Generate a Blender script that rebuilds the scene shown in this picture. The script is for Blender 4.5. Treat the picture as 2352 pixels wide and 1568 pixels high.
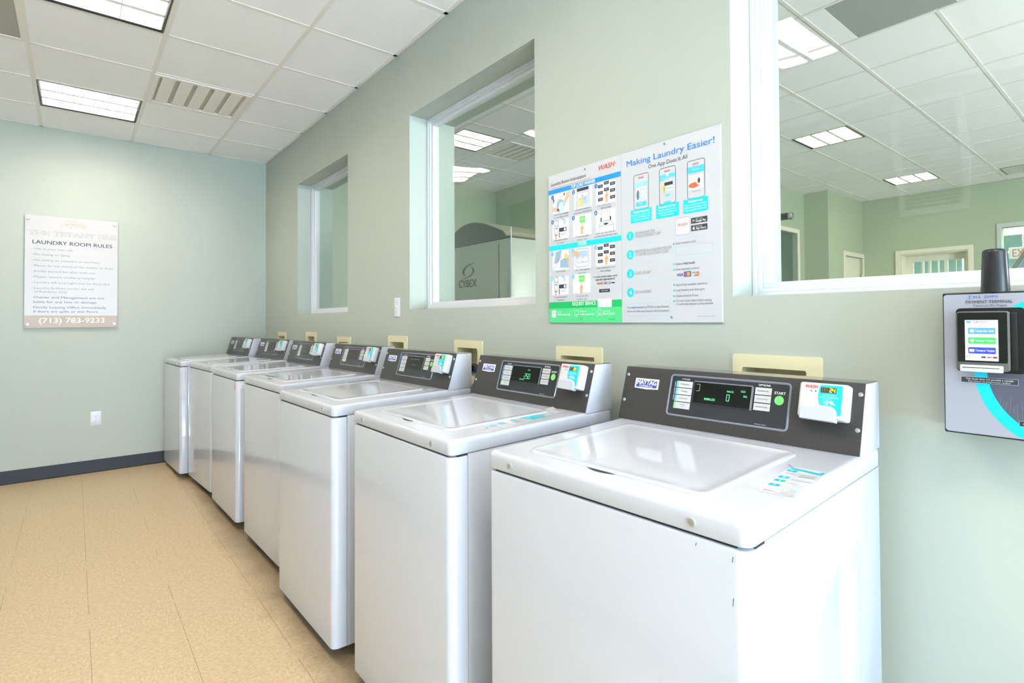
import bpy, bmesh, math, random
from mathutils import Vector, Matrix
random.seed(7)
SC = bpy.context.scene
for o in list(bpy.data.objects): bpy.data.objects.remove(o)
COL = SC.collection
PI = math.pi

# ---------------------------------------------------------------- camera
D, HC, YAW, PITCH, ROLL, FPX, CX, CY = 1.51661, 1.29716, 0.86733, 0.01647, -0.00547, 1256.74, 1235.76, 714.87
cam_d = bpy.data.cameras.new('camera'); cam = bpy.data.objects.new('camera', cam_d); COL.objects.link(cam)
fw = Vector((-math.sin(YAW)*math.cos(PITCH), math.cos(YAW)*math.cos(PITCH), math.sin(PITCH)))
rt = Vector((math.cos(YAW), math.sin(YAW), 0)); up = rt.cross(fw)
r2 = math.cos(ROLL)*rt + math.sin(ROLL)*up; u2 = -math.sin(ROLL)*rt + math.cos(ROLL)*up
M4 = Matrix((r2, u2, -fw)).transposed().to_4x4(); M4.translation = (0, -D, HC)
cam.matrix_world = M4
cam_d.sensor_width = 36; cam_d.lens = FPX/2352*36
cam_d.shift_x = (1176-CX)/2352; cam_d.shift_y = (CY-784)/2352
cam_d.clip_start = 0.02
SC.camera = cam

# ---------------------------------------------------------------- world, daylight, exposure
vs = SC.view_settings
SC.display_settings.display_device = 'sRGB'
vs.view_transform = 'Standard'; vs.look = 'None'; vs.gamma = 1; vs.use_curve_mapping = False
vs.exposure = 1.0
LIGHT_PANEL = 17.0      # recessed ceiling lights
GYM_PANEL = 5.0
DAY_W = 135.0           # daylight through the storefront glass
world = bpy.data.worlds.new('sky'); SC.world = world; world.use_nodes = True
nt = world.node_tree; bg = nt.nodes['Background']
bg.inputs[0].default_value = (0.72, 0.86, 1.0, 1); bg.inputs[1].default_value = 1.6
ld = bpy.data.lights.new('daylight', 'AREA'); ld.shape = 'RECTANGLE'; ld.size = 2.3; ld.size_y = 2.2
ld.energy = DAY_W; ld.color = (0.56, 0.71, 1.0)
lo = bpy.data.objects.new('daylight', ld); COL.objects.link(lo)
lo.location = (4.72, -1.45, 1.4); lo.rotation_euler = (0, PI/2, 0)
sd = bpy.data.lights.new('sun', 'SUN'); sd.energy = 20.0; sd.angle = 0.009; sd.color = (0.70, 0.84, 1.0)
so = bpy.data.objects.new('sun', sd); COL.objects.link(so)
so.rotation_euler = Vector((0.62, -0.04, 1.0)).to_track_quat('Z', 'Y').to_euler()
UP_W = 150.0            # added upward lamp at the glass, lifts the ceiling; no pavement built
ud = bpy.data.lights.new('ceiling_fill', 'AREA'); ud.shape = 'RECTANGLE'; ud.size = 1.2; ud.size_y = 2.2
ud.energy = UP_W; ud.color = (0.68, 0.82, 1.0)
uo = bpy.data.objects.new('ceiling_fill', ud); COL.objects.link(uo)
uo.location = (4.70, -1.45, 0.75); uo.rotation_euler = (0, PI/2+0.75, 0)
gd = bpy.data.lights.new('gym_fill_light', 'AREA'); gd.shape = 'RECTANGLE'; gd.size = 3.0; gd.size_y = 2.2  # unseen lamp at an added east window, brightens the fitness room
gd.energy = 320; gd.color = (0.89, 0.93, 1.0)
go = bpy.data.objects.new('gym_fill_light', gd); COL.objects.link(go)
go.location = (4.12, 3.6, 1.6); go.rotation_euler = (0, PI/2, 0)

# ---------------------------------------------------------------- materials
MATS = {}
def srgb(r, g, b):
    f = lambda c: c/12.92 if c <= 0.04045 else ((c+0.055)/1.055)**2.4
    return (f(r/255), f(g/255), f(b/255), 1)
def mat(name, col, rough=0.5, metal=0.0, coat=0.0, emit=None, estr=0.0, noise=0.0, nscale=60, bump=0.0, bscale=200, spec=0.5):
    if name in MATS: return MATS[name]
    m = bpy.data.materials.new(name); m.use_nodes = True
    t = m.node_tree; p = t.nodes['Principled BSDF']
    if isinstance(col, tuple) and len(col) == 3: col = srgb(*col)
    p.inputs['Base Color'].default_value = col
    p.inputs['Roughness'].default_value = rough; p.inputs['Metallic'].default_value = metal
    p.inputs['Coat Weight'].default_value = coat; p.inputs['Coat Roughness'].default_value = 0.05
    p.inputs['Specular IOR Level'].default_value = spec
    if emit:
        p.inputs['Emission Color'].default_value = srgb(*emit); p.inputs['Emission Strength'].default_value = estr
    if noise or bump:
        tc = t.nodes.new('ShaderNodeTexCoord')
    if noise:
        n = t.nodes.new('ShaderNodeTexNoise'); n.inputs['Scale'].default_value = nscale; n.inputs['Detail'].default_value = 4
        t.links.new(tc.outputs['Object'], n.inputs['Vector'])
        mx = t.nodes.new('ShaderNodeMix'); mx.data_type = 'RGBA'
        a = [max(0, c*(1-noise)) for c in col[:3]]+[1]; b = [min(1, c*(1+noise)) for c in col[:3]]+[1]
        mx.inputs[6].default_value = a; mx.inputs[7].default_value = b
        t.links.new(n.outputs['Fac'], mx.inputs[0]); t.links.new(mx.outputs[2], p.inputs['Base Color'])
    if bump:
        n2 = t.nodes.new('ShaderNodeTexNoise'); n2.inputs['Scale'].default_value = bscale; n2.inputs['Detail'].default_value = 3
        t.links.new(tc.outputs['Object'], n2.inputs['Vector'])
        bp = t.nodes.new('ShaderNodeBump'); bp.inputs['Strength'].default_value = bump; bp.inputs['Distance'].default_value = 0.002
        t.links.new(n2.outputs['Fac'], bp.inputs['Height']); t.links.new(bp.outputs['Normal'], p.inputs['Normal'])
    MATS[name] = m
    return m
def ink(r, g, b):
    return mat('ink_%d_%d_%d' % (r, g, b), (r, g, b), rough=0.45)

WALL = mat('sage_paint', (178, 186, 177), rough=0.55, noise=0.05, nscale=1.2, bump=0.12, bscale=90)
GWALL = mat('gym_green_paint', (170, 182, 154), rough=0.6, noise=0.03, nscale=1.0, bump=0.1, bscale=90)
TEAL = mat('teal_paint', (178, 218, 214), rough=0.6, bump=0.1)
TILE = mat('ceiling_tile', (250, 248, 249), rough=0.9, noise=0.04, nscale=220, bump=0.35, bscale=260)
TBAR = mat('ceiling_bar', (238, 232, 226), rough=0.5)
WHITE = mat('white_enamel', (193, 196, 206), rough=0.06, coat=0.2)
VINYL = mat('white_vinyl', (220, 222, 229), rough=0.30)
TRIMW = mat('white_trim', (232, 226, 206), rough=0.45)
CHAR = mat('charcoal_texture', (57, 55, 56), rough=0.34, noise=0.9, nscale=560, bump=0.25, bscale=700, spec=0.5)
CHART = mat('charcoal_top', (84, 84, 84), rough=0.10, coat=0.3)
CHARG = mat('charcoal_gloss', (48, 49, 55), rough=0.22, noise=0.3, nscale=500, spec=0.6)
RIDGE = mat('panel_ridge', (120, 124, 132), rough=0.18, coat=0.5)
BLACK = mat('black_plastic', (24, 25, 27), rough=0.3)
BLACKG = mat('black_glass', (10, 13, 12), rough=0.06)
GASK = mat('dark_gap', (38, 38, 40), rough=0.8)
CREAM = mat('cream_plastic', (226, 219, 184), rough=0.4)
BASEB = mat('navy_vinyl', (34, 36, 44), rough=0.5)
STEEL = mat('steel', (190, 192, 196), rough=0.22, metal=1.0)
SCREWM = mat('screw_metal', (204, 204, 206), rough=0.3, metal=0.85)
PLASW = mat('reader_plastic', (206, 206, 211), rough=0.35)
PLASG = mat('holder_plastic', (188, 191, 199), rough=0.3)
BUTTON = mat('button_cap', (196, 197, 199), rough=0.4)
SIGNW = mat('sign_panel', (192, 190, 191), rough=0.3, coat=0.0)
POSTER = mat('poster_board', (200, 202, 209), rough=0.35)
KIOSKG = mat('kiosk_face', (158, 161, 175), rough=0.25, coat=0.2)
RUBBER = mat('rubber', (28, 28, 30), rough=0.6)
LAMPW = mat('lamp_panel', (255, 252, 244), rough=0.5, emit=(255, 241, 227), estr=LIGHT_PANEL)
LAMPG = mat('gym_lamp_panel', (255, 250, 230), rough=0.5, emit=(255, 244, 212), estr=GYM_PANEL)
LOUV = mat('louver_white', (245, 243, 240), rough=0.25)
WALLN = mat('off_white_paint', (236, 235, 232), rough=0.6, bump=0.1)
GREYP = mat('perforated_grey', (172, 168, 160), rough=0.6, noise=0.22, nscale=420)
CARPET = mat('gym_floor', (128, 122, 112), rough=0.9, noise=0.2, nscale=90)
ALU = mat('brushed_aluminium', (206, 209, 196), rough=0.20, metal=0.2)
MACH = mat('machine_olive', (92, 100, 84), rough=0.45)
BRASS = mat('satin_edge', (200, 196, 160), rough=0.3, metal=0.4)

def glass_mat():
    m = bpy.data.materials.new('window_glass'); m.use_nodes = True
    t = m.node_tree; t.nodes.clear()
    out = t.nodes.new('ShaderNodeOutputMaterial'); mix = t.nodes.new('ShaderNodeMixShader')
    tr = t.nodes.new('ShaderNodeBsdfTransparent'); tr.inputs[0].default_value = (0.93, 0.97, 0.94, 1)
    gl = t.nodes.new('ShaderNodeBsdfGlossy'); gl.inputs['Roughness'].default_value = 0.0
    gl.inputs['Color'].default_value = (1, 1, 1, 1)
    lw = t.nodes.new('ShaderNodeLayerWeight'); lw.inputs[0].default_value = 0.5
    pw = t.nodes.new('ShaderNodeMath'); pw.operation = 'POWER'; pw.inputs[1].default_value = 4.0
    ma = t.nodes.new('ShaderNodeMath'); ma.operation = 'MULTIPLY_ADD'; ma.inputs[1].default_value = 0.93; ma.inputs[2].default_value = 0.055
    n = t.nodes.new('ShaderNodeTexNoise'); n.inputs['Scale'].default_value = 2.2; n.inputs['Detail'].default_value = 1
    tc = t.nodes.new('ShaderNodeTexCoord'); b = t.nodes.new('ShaderNodeBump'); b.inputs['Strength'].default_value = 0.25; b.inputs['Distance'].default_value = 0.02
    L = t.links.new
    L(tc.outputs['Object'], n.inputs['Vector']); L(n.outputs['Fac'], b.inputs['Height']); L(b.outputs['Normal'], gl.inputs['Normal'])
    L(lw.outputs['Facing'], pw.inputs[0]); L(pw.outputs[0], ma.inputs[0]); L(ma.outputs[0], mix.inputs[0])
    L(tr.outputs[0], mix.inputs[1]); L(gl.outputs[0], mix.inputs[2]); L(mix.outputs[0], out.inputs[0])
    return m
GLASS = glass_mat()

def floor_mat():
    m = bpy.data.materials.new('vinyl_floor_tile'); m.use_nodes = True
    t = m.node_tree; p = t.nodes['Principled BSDF']; L = t.links.new
    N = lambda ty: t.nodes.new(ty)
    def math_(op, a=None, b=None, c=None):
        n = N('ShaderNodeMath'); n.operation = op
        for i, v in enumerate((a, b, c)):
            if v is None: continue
            if isinstance(v, (int, float)): n.inputs[i].default_value = v
            else: L(v, n.inputs[i])
        return n.outputs[0]
    tc = N('ShaderNodeTexCoord'); sx = N('ShaderNodeSeparateXYZ'); L(tc.outputs['Object'], sx.inputs[0])
    T = 0.3048
    X = math_('DIVIDE', math_('ADD', sx.outputs[0], 3.744+T*40), T); Y = math_('DIVIDE', math_('ADD', sx.outputs[1], 1.4578+T*40), T)
    fx = math_('FRACT', X); fy = math_('FRACT', Y)
    par = math_('MODULO', math_('ADD', math_('FLOOR', X), math_('FLOOR', Y)), 2.0)
    def streak(sxx, syy, seed):
        mp = N('ShaderNodeMapping'); mp.inputs['Scale'].default_value = (sxx, syy, 1); mp.inputs['Location'].default_value = (seed, seed*2, 0)
        L(tc.outputs['Object'], mp.inputs[0]); n = N('ShaderNodeTexNoise'); n.inputs['Scale'].default_value = 1.0; n.inputs['Detail'].default_value = 5; n.inputs['Roughness'].default_value = 0.7
        L(mp.outputs[0], n.inputs['Vector']); return n.outputs['Fac']
    a = streak(44, 105, 1.3); b = streak(105, 50, 5.1)
    mx = N('ShaderNodeMix'); L(par, mx.inputs[0]); L(a, mx.inputs[2]); L(b, mx.inputs[3])
    cr = N('ShaderNodeValToRGB'); e = cr.color_ramp
    e.elements[0].position = 0.26; e.elements[0].color = srgb(162, 138, 105)
    e.elements[1].position = 0.78; e.elements[1].color = srgb(219, 202, 171)
    k = e.elements.new(0.42); k.color = srgb(188, 165, 130)
    k = e.elements.new(0.56); k.color = srgb(199, 178, 143)
    L(mx.outputs[0], cr.inputs[0])
    # fine light and dark chips
    n2 = N('ShaderNodeTexNoise'); n2.inputs['Scale'].default_value = 150; n2.inputs['Detail'].default_value = 2; L(tc.outputs['Object'], n2.inputs['Vector'])
    dk = math_('LESS_THAN', n2.outputs['Fac'], 0.335)
    m2 = N('ShaderNodeMix'); m2.data_type = 'RGBA'; L(math_('MULTIPLY', dk, 0.45), m2.inputs[0]); L(cr.outputs[0], m2.inputs[6]); m2.inputs[7].default_value = srgb(140, 112, 82)
    # seams: strong along the room, faint across
    dy = math_('ABSOLUTE', math_('SUBTRACT', fy, math_('ROUND', fy))); dx = math_('ABSOLUTE', math_('SUBTRACT', fx, math_('ROUND', fx)))
    n3 = N('ShaderNodeTexNoise'); n3.inputs['Scale'].default_value = 3; L(tc.outputs['Object'], n3.inputs['Vector'])
    sy = math_('MULTIPLY', math_('LESS_THAN', dy, 0.0036), math_('GREATER_THAN', n3.outputs['Fac'], 0.44)); sxm = math_('MULTIPLY', math_('LESS_THAN', dx, 0.003), 0.18)
    seam = math_('MAXIMUM', math_('MULTIPLY', sy, 0.62), sxm)
    m3 = N('ShaderNodeMix'); m3.data_type = 'RGBA'; L(seam, m3.inputs[0]); L(m2.outputs[2], m3.inputs[6]); m3.inputs[7].default_value = srgb(92, 72, 52)
    # patchy grime and painted shade, along and under the machines
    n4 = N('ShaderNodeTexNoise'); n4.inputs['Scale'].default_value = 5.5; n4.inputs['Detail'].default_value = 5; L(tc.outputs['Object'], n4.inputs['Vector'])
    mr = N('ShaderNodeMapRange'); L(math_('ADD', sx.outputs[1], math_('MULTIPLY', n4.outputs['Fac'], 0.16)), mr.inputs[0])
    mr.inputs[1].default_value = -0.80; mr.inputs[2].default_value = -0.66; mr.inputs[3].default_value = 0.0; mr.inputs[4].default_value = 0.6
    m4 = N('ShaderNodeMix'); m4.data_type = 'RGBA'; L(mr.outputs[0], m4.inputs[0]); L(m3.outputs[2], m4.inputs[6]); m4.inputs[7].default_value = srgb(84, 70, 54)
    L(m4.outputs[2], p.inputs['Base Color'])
    p.inputs['Roughness'].default_value = 0.36
    return m
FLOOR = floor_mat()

# ---------------------------------------------------------------- mesh helpers
class MB:
    def __init__(s): s.bm = bmesh.new(); s.mats = []
    def mi(s, m):
        if m not in s.mats: s.mats.append(m)
        return s.mats.index(m)
    def face(s, pts, m, flip_to=None):
        vs_ = [s.bm.verts.new(p) for p in pts]
        f = s.bm.faces.new(vs_); f.material_index = s.mi(m)
        if flip_to is not None:
            f.normal_update()
            if f.normal.dot(Vector(flip_to)) < 0: f.normal_flip()
        return f
    def box(s, lo, hi, m, bev=0.0, seg=2):
        x0, y0, z0 = lo; x1, y1, z1 = hi
        v = [s.bm.verts.new(p) for p in ((x0,y0,z0),(x1,y0,z0),(x1,y1,z0),(x0,y1,z0),(x0,y0,z1),(x1,y0,z1),(x1,y1,z1),(x0,y1,z1))]
        fs = [s.bm.faces.new([v[i] for i in q]) for q in ((3,2,1,0),(4,5,6,7),(0,1,5,4),(1,2,6,5),(2,3,7,6),(3,0,4,7))]
        k = s.mi(m)
        for f in fs: f.material_index = k
        if bev > 0:
            es = list({e for f in fs for e in f.edges})
            r = bmesh.ops.bevel(s.bm, geom=es, offset=bev, segments=seg, profile=0.5, affect='EDGES', material=k)
        return fs
    def loft(s, loops, m, cap0=True, cap1=True):
        k = s.mi(m); R = [[s.bm.verts.new(p) for p in l] for l in loops]; n = len(R[0])
        for a, b in zip(R, R[1:]):
            for i in range(n):
                f = s.bm.faces.new((a[i], a[(i+1)%n], b[(i+1)%n], b[i])); f.material_index = k
        if cap0: f = s.bm.faces.new(list(reversed(R[0]))); f.material_index = k
        if cap1: f = s.bm.faces.new(R[-1]); f.material_index = k
    def cyl(s, p0, p1, r, m, n=20, r1=None, cap0=True, cap1=True):
        p0 = Vector(p0); p1 = Vector(p1); d = (p1-p0).normalized()
        a = d.orthogonal().normalized(); b = d.cross(a); r1 = r if r1 is None else r1
        c = [(math.cos(2*PI*i/n), math.sin(2*PI*i/n)) for i in range(n)]
        s.loft([[p0+(a*x+b*y)*r for x, y in c], [p1+(a*x+b*y)*r1 for x, y in c]], m, cap0, cap1)
    def lathe(s, o, ax, prof, m, n=24):
        o = Vector(o); d = Vector(ax).normalized(); a = d.orthogonal().normalized(); b = d.cross(a)
        c = [(math.cos(2*PI*i/n), math.sin(2*PI*i/n)) for i in range(n)]
        s.loft([[o+d*h+(a*x+b*y)*r for x, y in c] for r, h in prof], m)
    def tube(s, pts, r, m, n=10):
        pts = [Vector(p) for p in pts]; loops = []
        a = None
        for i, p in enumerate(pts):
            d = (pts[min(i+1, len(pts)-1)]-pts[max(i-1, 0)]).normalized()
            a = d.orthogonal().normalized() if a is None else (a-d*a.dot(d)).normalized()
            b = d.cross(a)
            loops.append([p+(a*math.cos(2*PI*k/n)+b*math.sin(2*PI*k/n))*r for k in range(n)])
        s.loft(loops, m)
    def prism(s, poly, axis, a0, a1, m, bev=0.0, seg=2):
        """extrude a 2D polygon along an axis: x -> (y,z), y -> (x,z), z -> (x,y)"""
        def P(q, a):
            return {'x': (a, q[0], q[1]), 'y': (q[0], a, q[1]), 'z': (q[0], q[1], a)}[axis]
        k = s.mi(m); n0 = len(s.bm.faces)
        v0 = [s.bm.verts.new(P(q, a0)) for q in poly]; v1 = [s.bm.verts.new(P(q, a1)) for q in poly]; n = len(poly)
        fs = [s.bm.faces.new((v0[i], v0[(i+1)%n], v1[(i+1)%n], v1[i])) for i in range(n)]
        fs += [s.bm.faces.new(list(reversed(v0))), s.bm.faces.new(v1)]
        for f in fs: f.material_index = k
        bmesh.ops.recalc_face_normals(s.bm, faces=fs)
        if bev > 0:
            bmesh.ops.bevel(s.bm, geom=list({e for f in fs for e in f.edges}), offset=bev, segments=seg, profile=0.5, affect='EDGES', material=k)
    def mesh(s, name, smooth=35, recalc=False):
        if recalc: bmesh.ops.recalc_face_normals(s.bm, faces=s.bm.faces[:])
        me = bpy.data.meshes.new(name)
        s.bm.to_mesh(me); s.bm.free()
        for m in s.mats: me.materials.append(m)
        if smooth:
            for p in me.polygons: p.use_smooth = True
            me.set_sharp_from_angle(angle=math.radians(smooth))
        return me
    def build(s, name, parent=None, smooth=35, recalc=False, kind=None):
        o = bpy.data.objects.new(name, s.mesh(name, smooth, recalc)); COL.objects.link(o)
        if parent is not None: o.parent = parent
        if kind: o['kind'] = kind
        return o

def tag(o, label, cat, group=None):
    o['label'] = label; o['category'] = cat
    if group: o['group'] = group
    return o
def thing(name, label, cat, loc=(0, 0, 0), rotz=0, group=None):
    o = bpy.data.objects.new(name, None); o.empty_display_size = 0.1; COL.objects.link(o)
    o.location = loc; o.rotation_euler = (0, 0, rotz)
    return tag(o, label, cat, group)
def kids(o): return [c for c in COL.objects if c.parent == o]
def copy_tree(o, parent=None):
    c = o.copy(); COL.objects.link(c)
    if parent is not None: c.parent = parent
    for ch in kids(o): copy_tree(ch, c)
    return c
def struct_root(name):
    o = bpy.data.objects.new(name, None); COL.objects.link(o); o['kind'] = 'structure'; o.empty_display_size = 0.1
    return o

def rrect(x0, y0, x1, y1, r, n=6):
    p = []
    for cx, cy, a0 in ((x1-r, y0+r, -PI/2), (x1-r, y1-r, 0), (x0+r, y1-r, PI/2), (x0+r, y0+r, PI)):
        for i in range(n+1):
            a = a0+PI/2*i/n; p.append((cx+r*math.cos(a), cy+r*math.sin(a)))
    return p
def inset_rr(x0, y0, x1, y1, r, d, n=6): return rrect(x0+d, y0+d, x1-d, y1-d, max(r-d, 0.0015), n)

def cells_slab(mb, axis, us, vs_, holes, a0, a1, m):
    """slab in the plane across `axis` between a0 and a1, made of cells, with rectangular holes (u0,v0,u1,v1)"""
    U = sorted(set([us[0], us[1]]+[c for h in holes for c in (h[0], h[2]) if us[0] < c < us[1]]))
    V = sorted(set([vs_[0], vs_[1]]+[c for h in holes for c in (h[1], h[3]) if vs_[0] < c < vs_[1]]))
    def P(u, v, a): return {'x': (a, u, v), 'y': (u, a, v), 'z': (u, v, a)}[axis]
    vc = {}
    def Vt(u, v, a):
        q = (round(u, 5), round(v, 5), round(a, 5))
        if q not in vc: vc[q] = mb.bm.verts.new(P(u, v, a))
        return vc[q]
    def solid(i, j):
        if not (0 <= i < len(U)-1 and 0 <= j < len(V)-1): return False
        cu = (U[i]+U[i+1])/2; cv = (V[j]+V[j+1])/2
        return not any(h[0] < cu < h[2] and h[1] < cv < h[3] for h in holes)
    k = mb.mi(m); fs = []
    for i in range(len(U)-1):
        for j in range(len(V)-1):
            if not solid(i, j): continue
            u0, u1, v0, v1 = U[i], U[i+1], V[j], V[j+1]
            q = [[(u0,v0,a0),(u1,v0,a0),(u1,v1,a0),(u0,v1,a0)], [(u0,v0,a1),(u1,v0,a1),(u1,v1,a1),(u0,v1,a1)]]
            if not solid(i-1, j): q.append([(u0,v0,a0),(u0,v1,a0),(u0,v1,a1),(u0,v0,a1)])
            if not solid(i+1, j): q.append([(u1,v0,a0),(u1,v1,a0),(u1,v1,a1),(u1,v0,a1)])
            if not solid(i, j-1): q.append([(u0,v0,a0),(u1,v0,a0),(u1,v0,a1),(u0,v0,a1)])
            if not solid(i, j+1): q.append([(u0,v1,a0),(u1,v1,a0),(u1,v1,a1),(u0,v1,a1)])
            for f in q:
                ff = mb.bm.faces.new([Vt(*c) for c in f]); ff.material_index = k; fs.append(ff)
    bmesh.ops.recalc_face_normals(mb.bm, faces=fs)

# ---- lettering as mesh
_tc = {}
def text_geo(s, bold=0.0, shear=0.0, serif=False):
    key = (s, bold, shear)
    if key in _tc: return _tc[key]
    c = bpy.data.curves.new('txt', 'FONT'); c.body = s; c.size = 1; c.offset = bold; c.shear = shear; c.resolution_u = 3
    o = bpy.data.objects.new('txt', c); COL.objects.link(o)
    dg = bpy.context.evaluated_depsgraph_get(); dg.update()
    me = bpy.data.meshes.new_from_object(o.evaluated_get(dg))
    V = [(v.co.x, v.co.y) for v in me.vertices]; F = [tuple(p.vertices) for p in me.polygons]
    bpy.data.objects.remove(o); bpy.data.curves.remove(c); bpy.data.meshes.remove(me)
    _tc[key] = (V, F)
    return _tc[key]
CAP = max(v[1] for v in text_geo('H')[0])
class Art:
    """flat printed art in mm, x right, y down from the top left corner"""
    def __init__(s): s.items = []
    def poly(s, pts, col, lay=1): s.items.append((list(pts), [tuple(range(len(pts)))], col, lay))
    def rect(s, x0, y0, x1, y1, col, lay=1): s.poly([(x0,y0),(x1,y0),(x1,y1),(x0,y1)], col, lay)
    def rr(s, x0, y0, x1, y1, r, col, lay=1, n=5): s.poly(rrect(x0, y0, x1, y1, r, n), col, lay)
    def ell(s, cx, cy, rx, ry, col, lay=1, n=28, a0=0, a1=2*PI):
        full = abs(a1-a0-2*PI) < 1e-6
        s.poly([(cx+rx*math.cos(a0+(a1-a0)*i/n), cy+ry*math.sin(a0+(a1-a0)*i/n)) for i in range(n if full else n+1)], col, lay)
    def line(s, pts, w, col, lay=1, close=False):
        if close: pts = list(pts)+[pts[0]]
        for i, ((x0, y0), (x1, y1)) in enumerate(zip(pts, pts[1:])):
            l = math.hypot(x1-x0, y1-y0) or 1; nx, ny = -(y1-y0)/l*w/2, (x1-x0)/l*w/2
            s.poly([(x0+nx,y0+ny),(x1+nx,y1+ny),(x1-nx,y1-ny),(x0-nx,y0-ny)], col, lay+0.09*(i%3))
    def frame(s, x0, y0, x1, y1, w, col, lay=1): s.line([(x0,y0),(x1,y0),(x1,y1),(x0,y1)], w, col, lay, True)
    def rframe(s, x0, y0, x1, y1, r, w, col, lay=1): s.line(rrect(x0,y0,x1,y1,r,5), w, col, lay, True)
    def arc(s, cx, cy, rx, ry, a0, a1, w, col, lay=1, n=16):
        s.line([(cx+rx*math.cos(a0+(a1-a0)*i/n), cy+ry*math.sin(a0+(a1-a0)*i/n)) for i in range(n+1)], w, col, lay)
    def text(s, t, x, y, h, col, w=None, al='l', bold=0.0, shear=0.0, lay=3, wf=1.0):
        V, F = text_geo(t, 0.0, shear)
        x0 = min(v[0] for v in V); x1 = max(v[0] for v in V)
        ky = h/CAP; kx = ky*wf
        if w is not None: kx = w/(x1-x0)
        W = (x1-x0)*kx; ox = x if al == 'l' else (x-W/2 if al == 'c' else x-W)
        offs = [(0, 0)] if bold <= 0 else [(-1, -.5), (1, -.5), (-1, .5), (1, .5)]
        for i, (dx, dy) in enumerate(offs): s.items.append(([(ox+(vx-x0)*kx+dx*bold*h, y-vy*ky+dy*bold*h) for vx, vy in V], F, col, lay+0.14*i))
    def put(s, mb, O, U, V, N, k=0.001, eps=0.00022, base=0.0, kx=1.0, ky=1.0):
        O, U, V, N = Vector(O), Vector(U), Vector(V), Vector(N)
        for pts, faces, col, lay in s.items:
            m = col if not isinstance(col, tuple) else ink(*col)
            i = mb.mi(m)
            vs_ = [mb.bm.verts.new(O+U*(x*k*kx)-V*(y*k*ky)+N*(base+lay*eps)) for x, y in pts]
            for f in faces:
                ff = mb.bm.faces.new([vs_[q] for q in f]); ff.material_index = i
                ff.normal_update()
                if ff.normal.dot(N) < 0: ff.normal_flip()
EX, EY, EZ = Vector((1,0,0)), Vector((0,1,0)), Vector((0,0,1))

# ================================================================ ROOM SHELL
H = 2.9413; L = 6.1572; GX, GY, T2 = -3.744, -1.1254, 0.6096
WT = 0.31                     # wall thickness at the interior windows
YL = -2.88; XF = 4.6          # opposite wall, wall behind the camera
GH = 3.32                     # ceiling height of the fitness room
WZ0, WZ1 = 1.366, 2.522
WINS = [(-5.095, -3.925), (-2.962, -1.803), (-0.878, 0.292)]
BOXES = [(-0.878, 1.1945), (-1.669, 1.193), (-2.459, 1.1985), (-3.246, 1.2075), (-4.120, 1.185), (-4.848, 1.2115), (-5.683, 1.201)]
BW, BH = 0.258, 0.215

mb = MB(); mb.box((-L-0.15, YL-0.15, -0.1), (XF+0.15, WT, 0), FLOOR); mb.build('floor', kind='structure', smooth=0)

wh = [(a, WZ0, b, WZ1) for a, b in WINS]
bh = [(x+0.028, z-BH+0.035, x+BW-0.040, z-0.036) for x, z in BOXES]
mb = MB()
cells_slab(mb, 'y', (-L-0.15, XF+0.15), (0, GH+0.1), wh+bh, 0.0, 0.1, WALL)
cells_slab(mb, 'y', (-L-0.15, XF+0.15), (0, GH+0.1), wh, 0.1, WT, WALL)
mb.build('wall_right', kind='structure', smooth=0)
mb = MB(); mb.box((-L-0.15, YL, 0), (-L, 0, GH+0.1), WALL); mb.build('wall_back', kind='structure', smooth=0)
mb = MB(); mb.box((-L-0.15, YL-0.15, 0), (XF+0.15, YL, GH+0.1), WALL); mb.build('wall_left', kind='structure', smooth=0)
mb = MB(); cells_slab(mb, 'x', (YL, 0), (0, GH+0.1), [(-2.6, 0.05, -0.3, 2.7)], XF, XF+0.15, WALL); mb.build('wall_behind', kind='structure', smooth=0)

# storefront window behind the camera
wr = struct_root('window_4')
mb = MB()
for y0, y1, z0, z1 in ((-2.6,-2.54,0.05,2.7),(-0.36,-0.3,0.05,2.7),(-1.48,-1.42,0.05,2.7),(-2.54,-0.36,0.05,0.13),(-2.54,-0.36,2.62,2.7)):
    mb.box((XF+0.03, y0, z0), (XF+0.09, y1, z1), VINYL)
mb.build('window_frame', wr, smooth=0)
mb = MB(); mb.box((XF+0.05, -2.54, 0.13), (XF+0.056, -0.36, 2.62), GLASS); mb.build('glass', wr, smooth=0)

mb = MB(); mb.box((-7.2, YL-0.15, GH+0.1), (XF+0.15, 12.2, GH+0.2), GREYP); mb.build('roof_sun_block', kind='structure', smooth=0)  # unseen slab added to stop sun leaking in through the ceiling openings
# ---- suspended ceiling
lights_x = [GX-3*T2, GX, GX+3*T2, GX+6*T2, GX+9*T2, GX+12*T2]
LY0, LY1 = GY-T2, GY
g = 0.013
holes = [(x+g, LY0+g, x+T2-g, LY1-g) for x in lights_x]
VX = GX-2*T2
holes.append((VX+0.02, GY+0.02, VX+T2-0.02, GY+T2-0.03))
RX = GX-T2
holes.append((RX+g, GY-2*T2+g, RX+T2-g, GY-T2-g))
mb = MB()
cells_slab(mb, 'z', (-L, XF), (YL, 0), holes, H+0.003, H+0.02, TILE)
def bar(x0, y0, x1, y1): mb.box((x0, y0, H), (x1, y1, H+0.003), TBAR)
ys = [GY+k*T2 for k in range(-2, 2)]
xs = [GX+k*T2 for k in range(-3, 14)]
for y in ys: bar(-L, y-0.012, XF, y+0.012)
edges = [YL]+ys+[0]
for x in xs:
    for y0, y1 in zip(edges, edges[1:]): bar(x-0.012, y0+0.012 if y0 != YL else y0, x+0.012, y1-0.012 if y1 else y1)
bar(-L, YL, -L+0.02, 0); bar(-L+0.02, -0.02, XF, 0); bar(-L+0.02, YL, XF, YL+0.02)
mb.build('ceiling', kind='structure', smooth=0)

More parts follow.
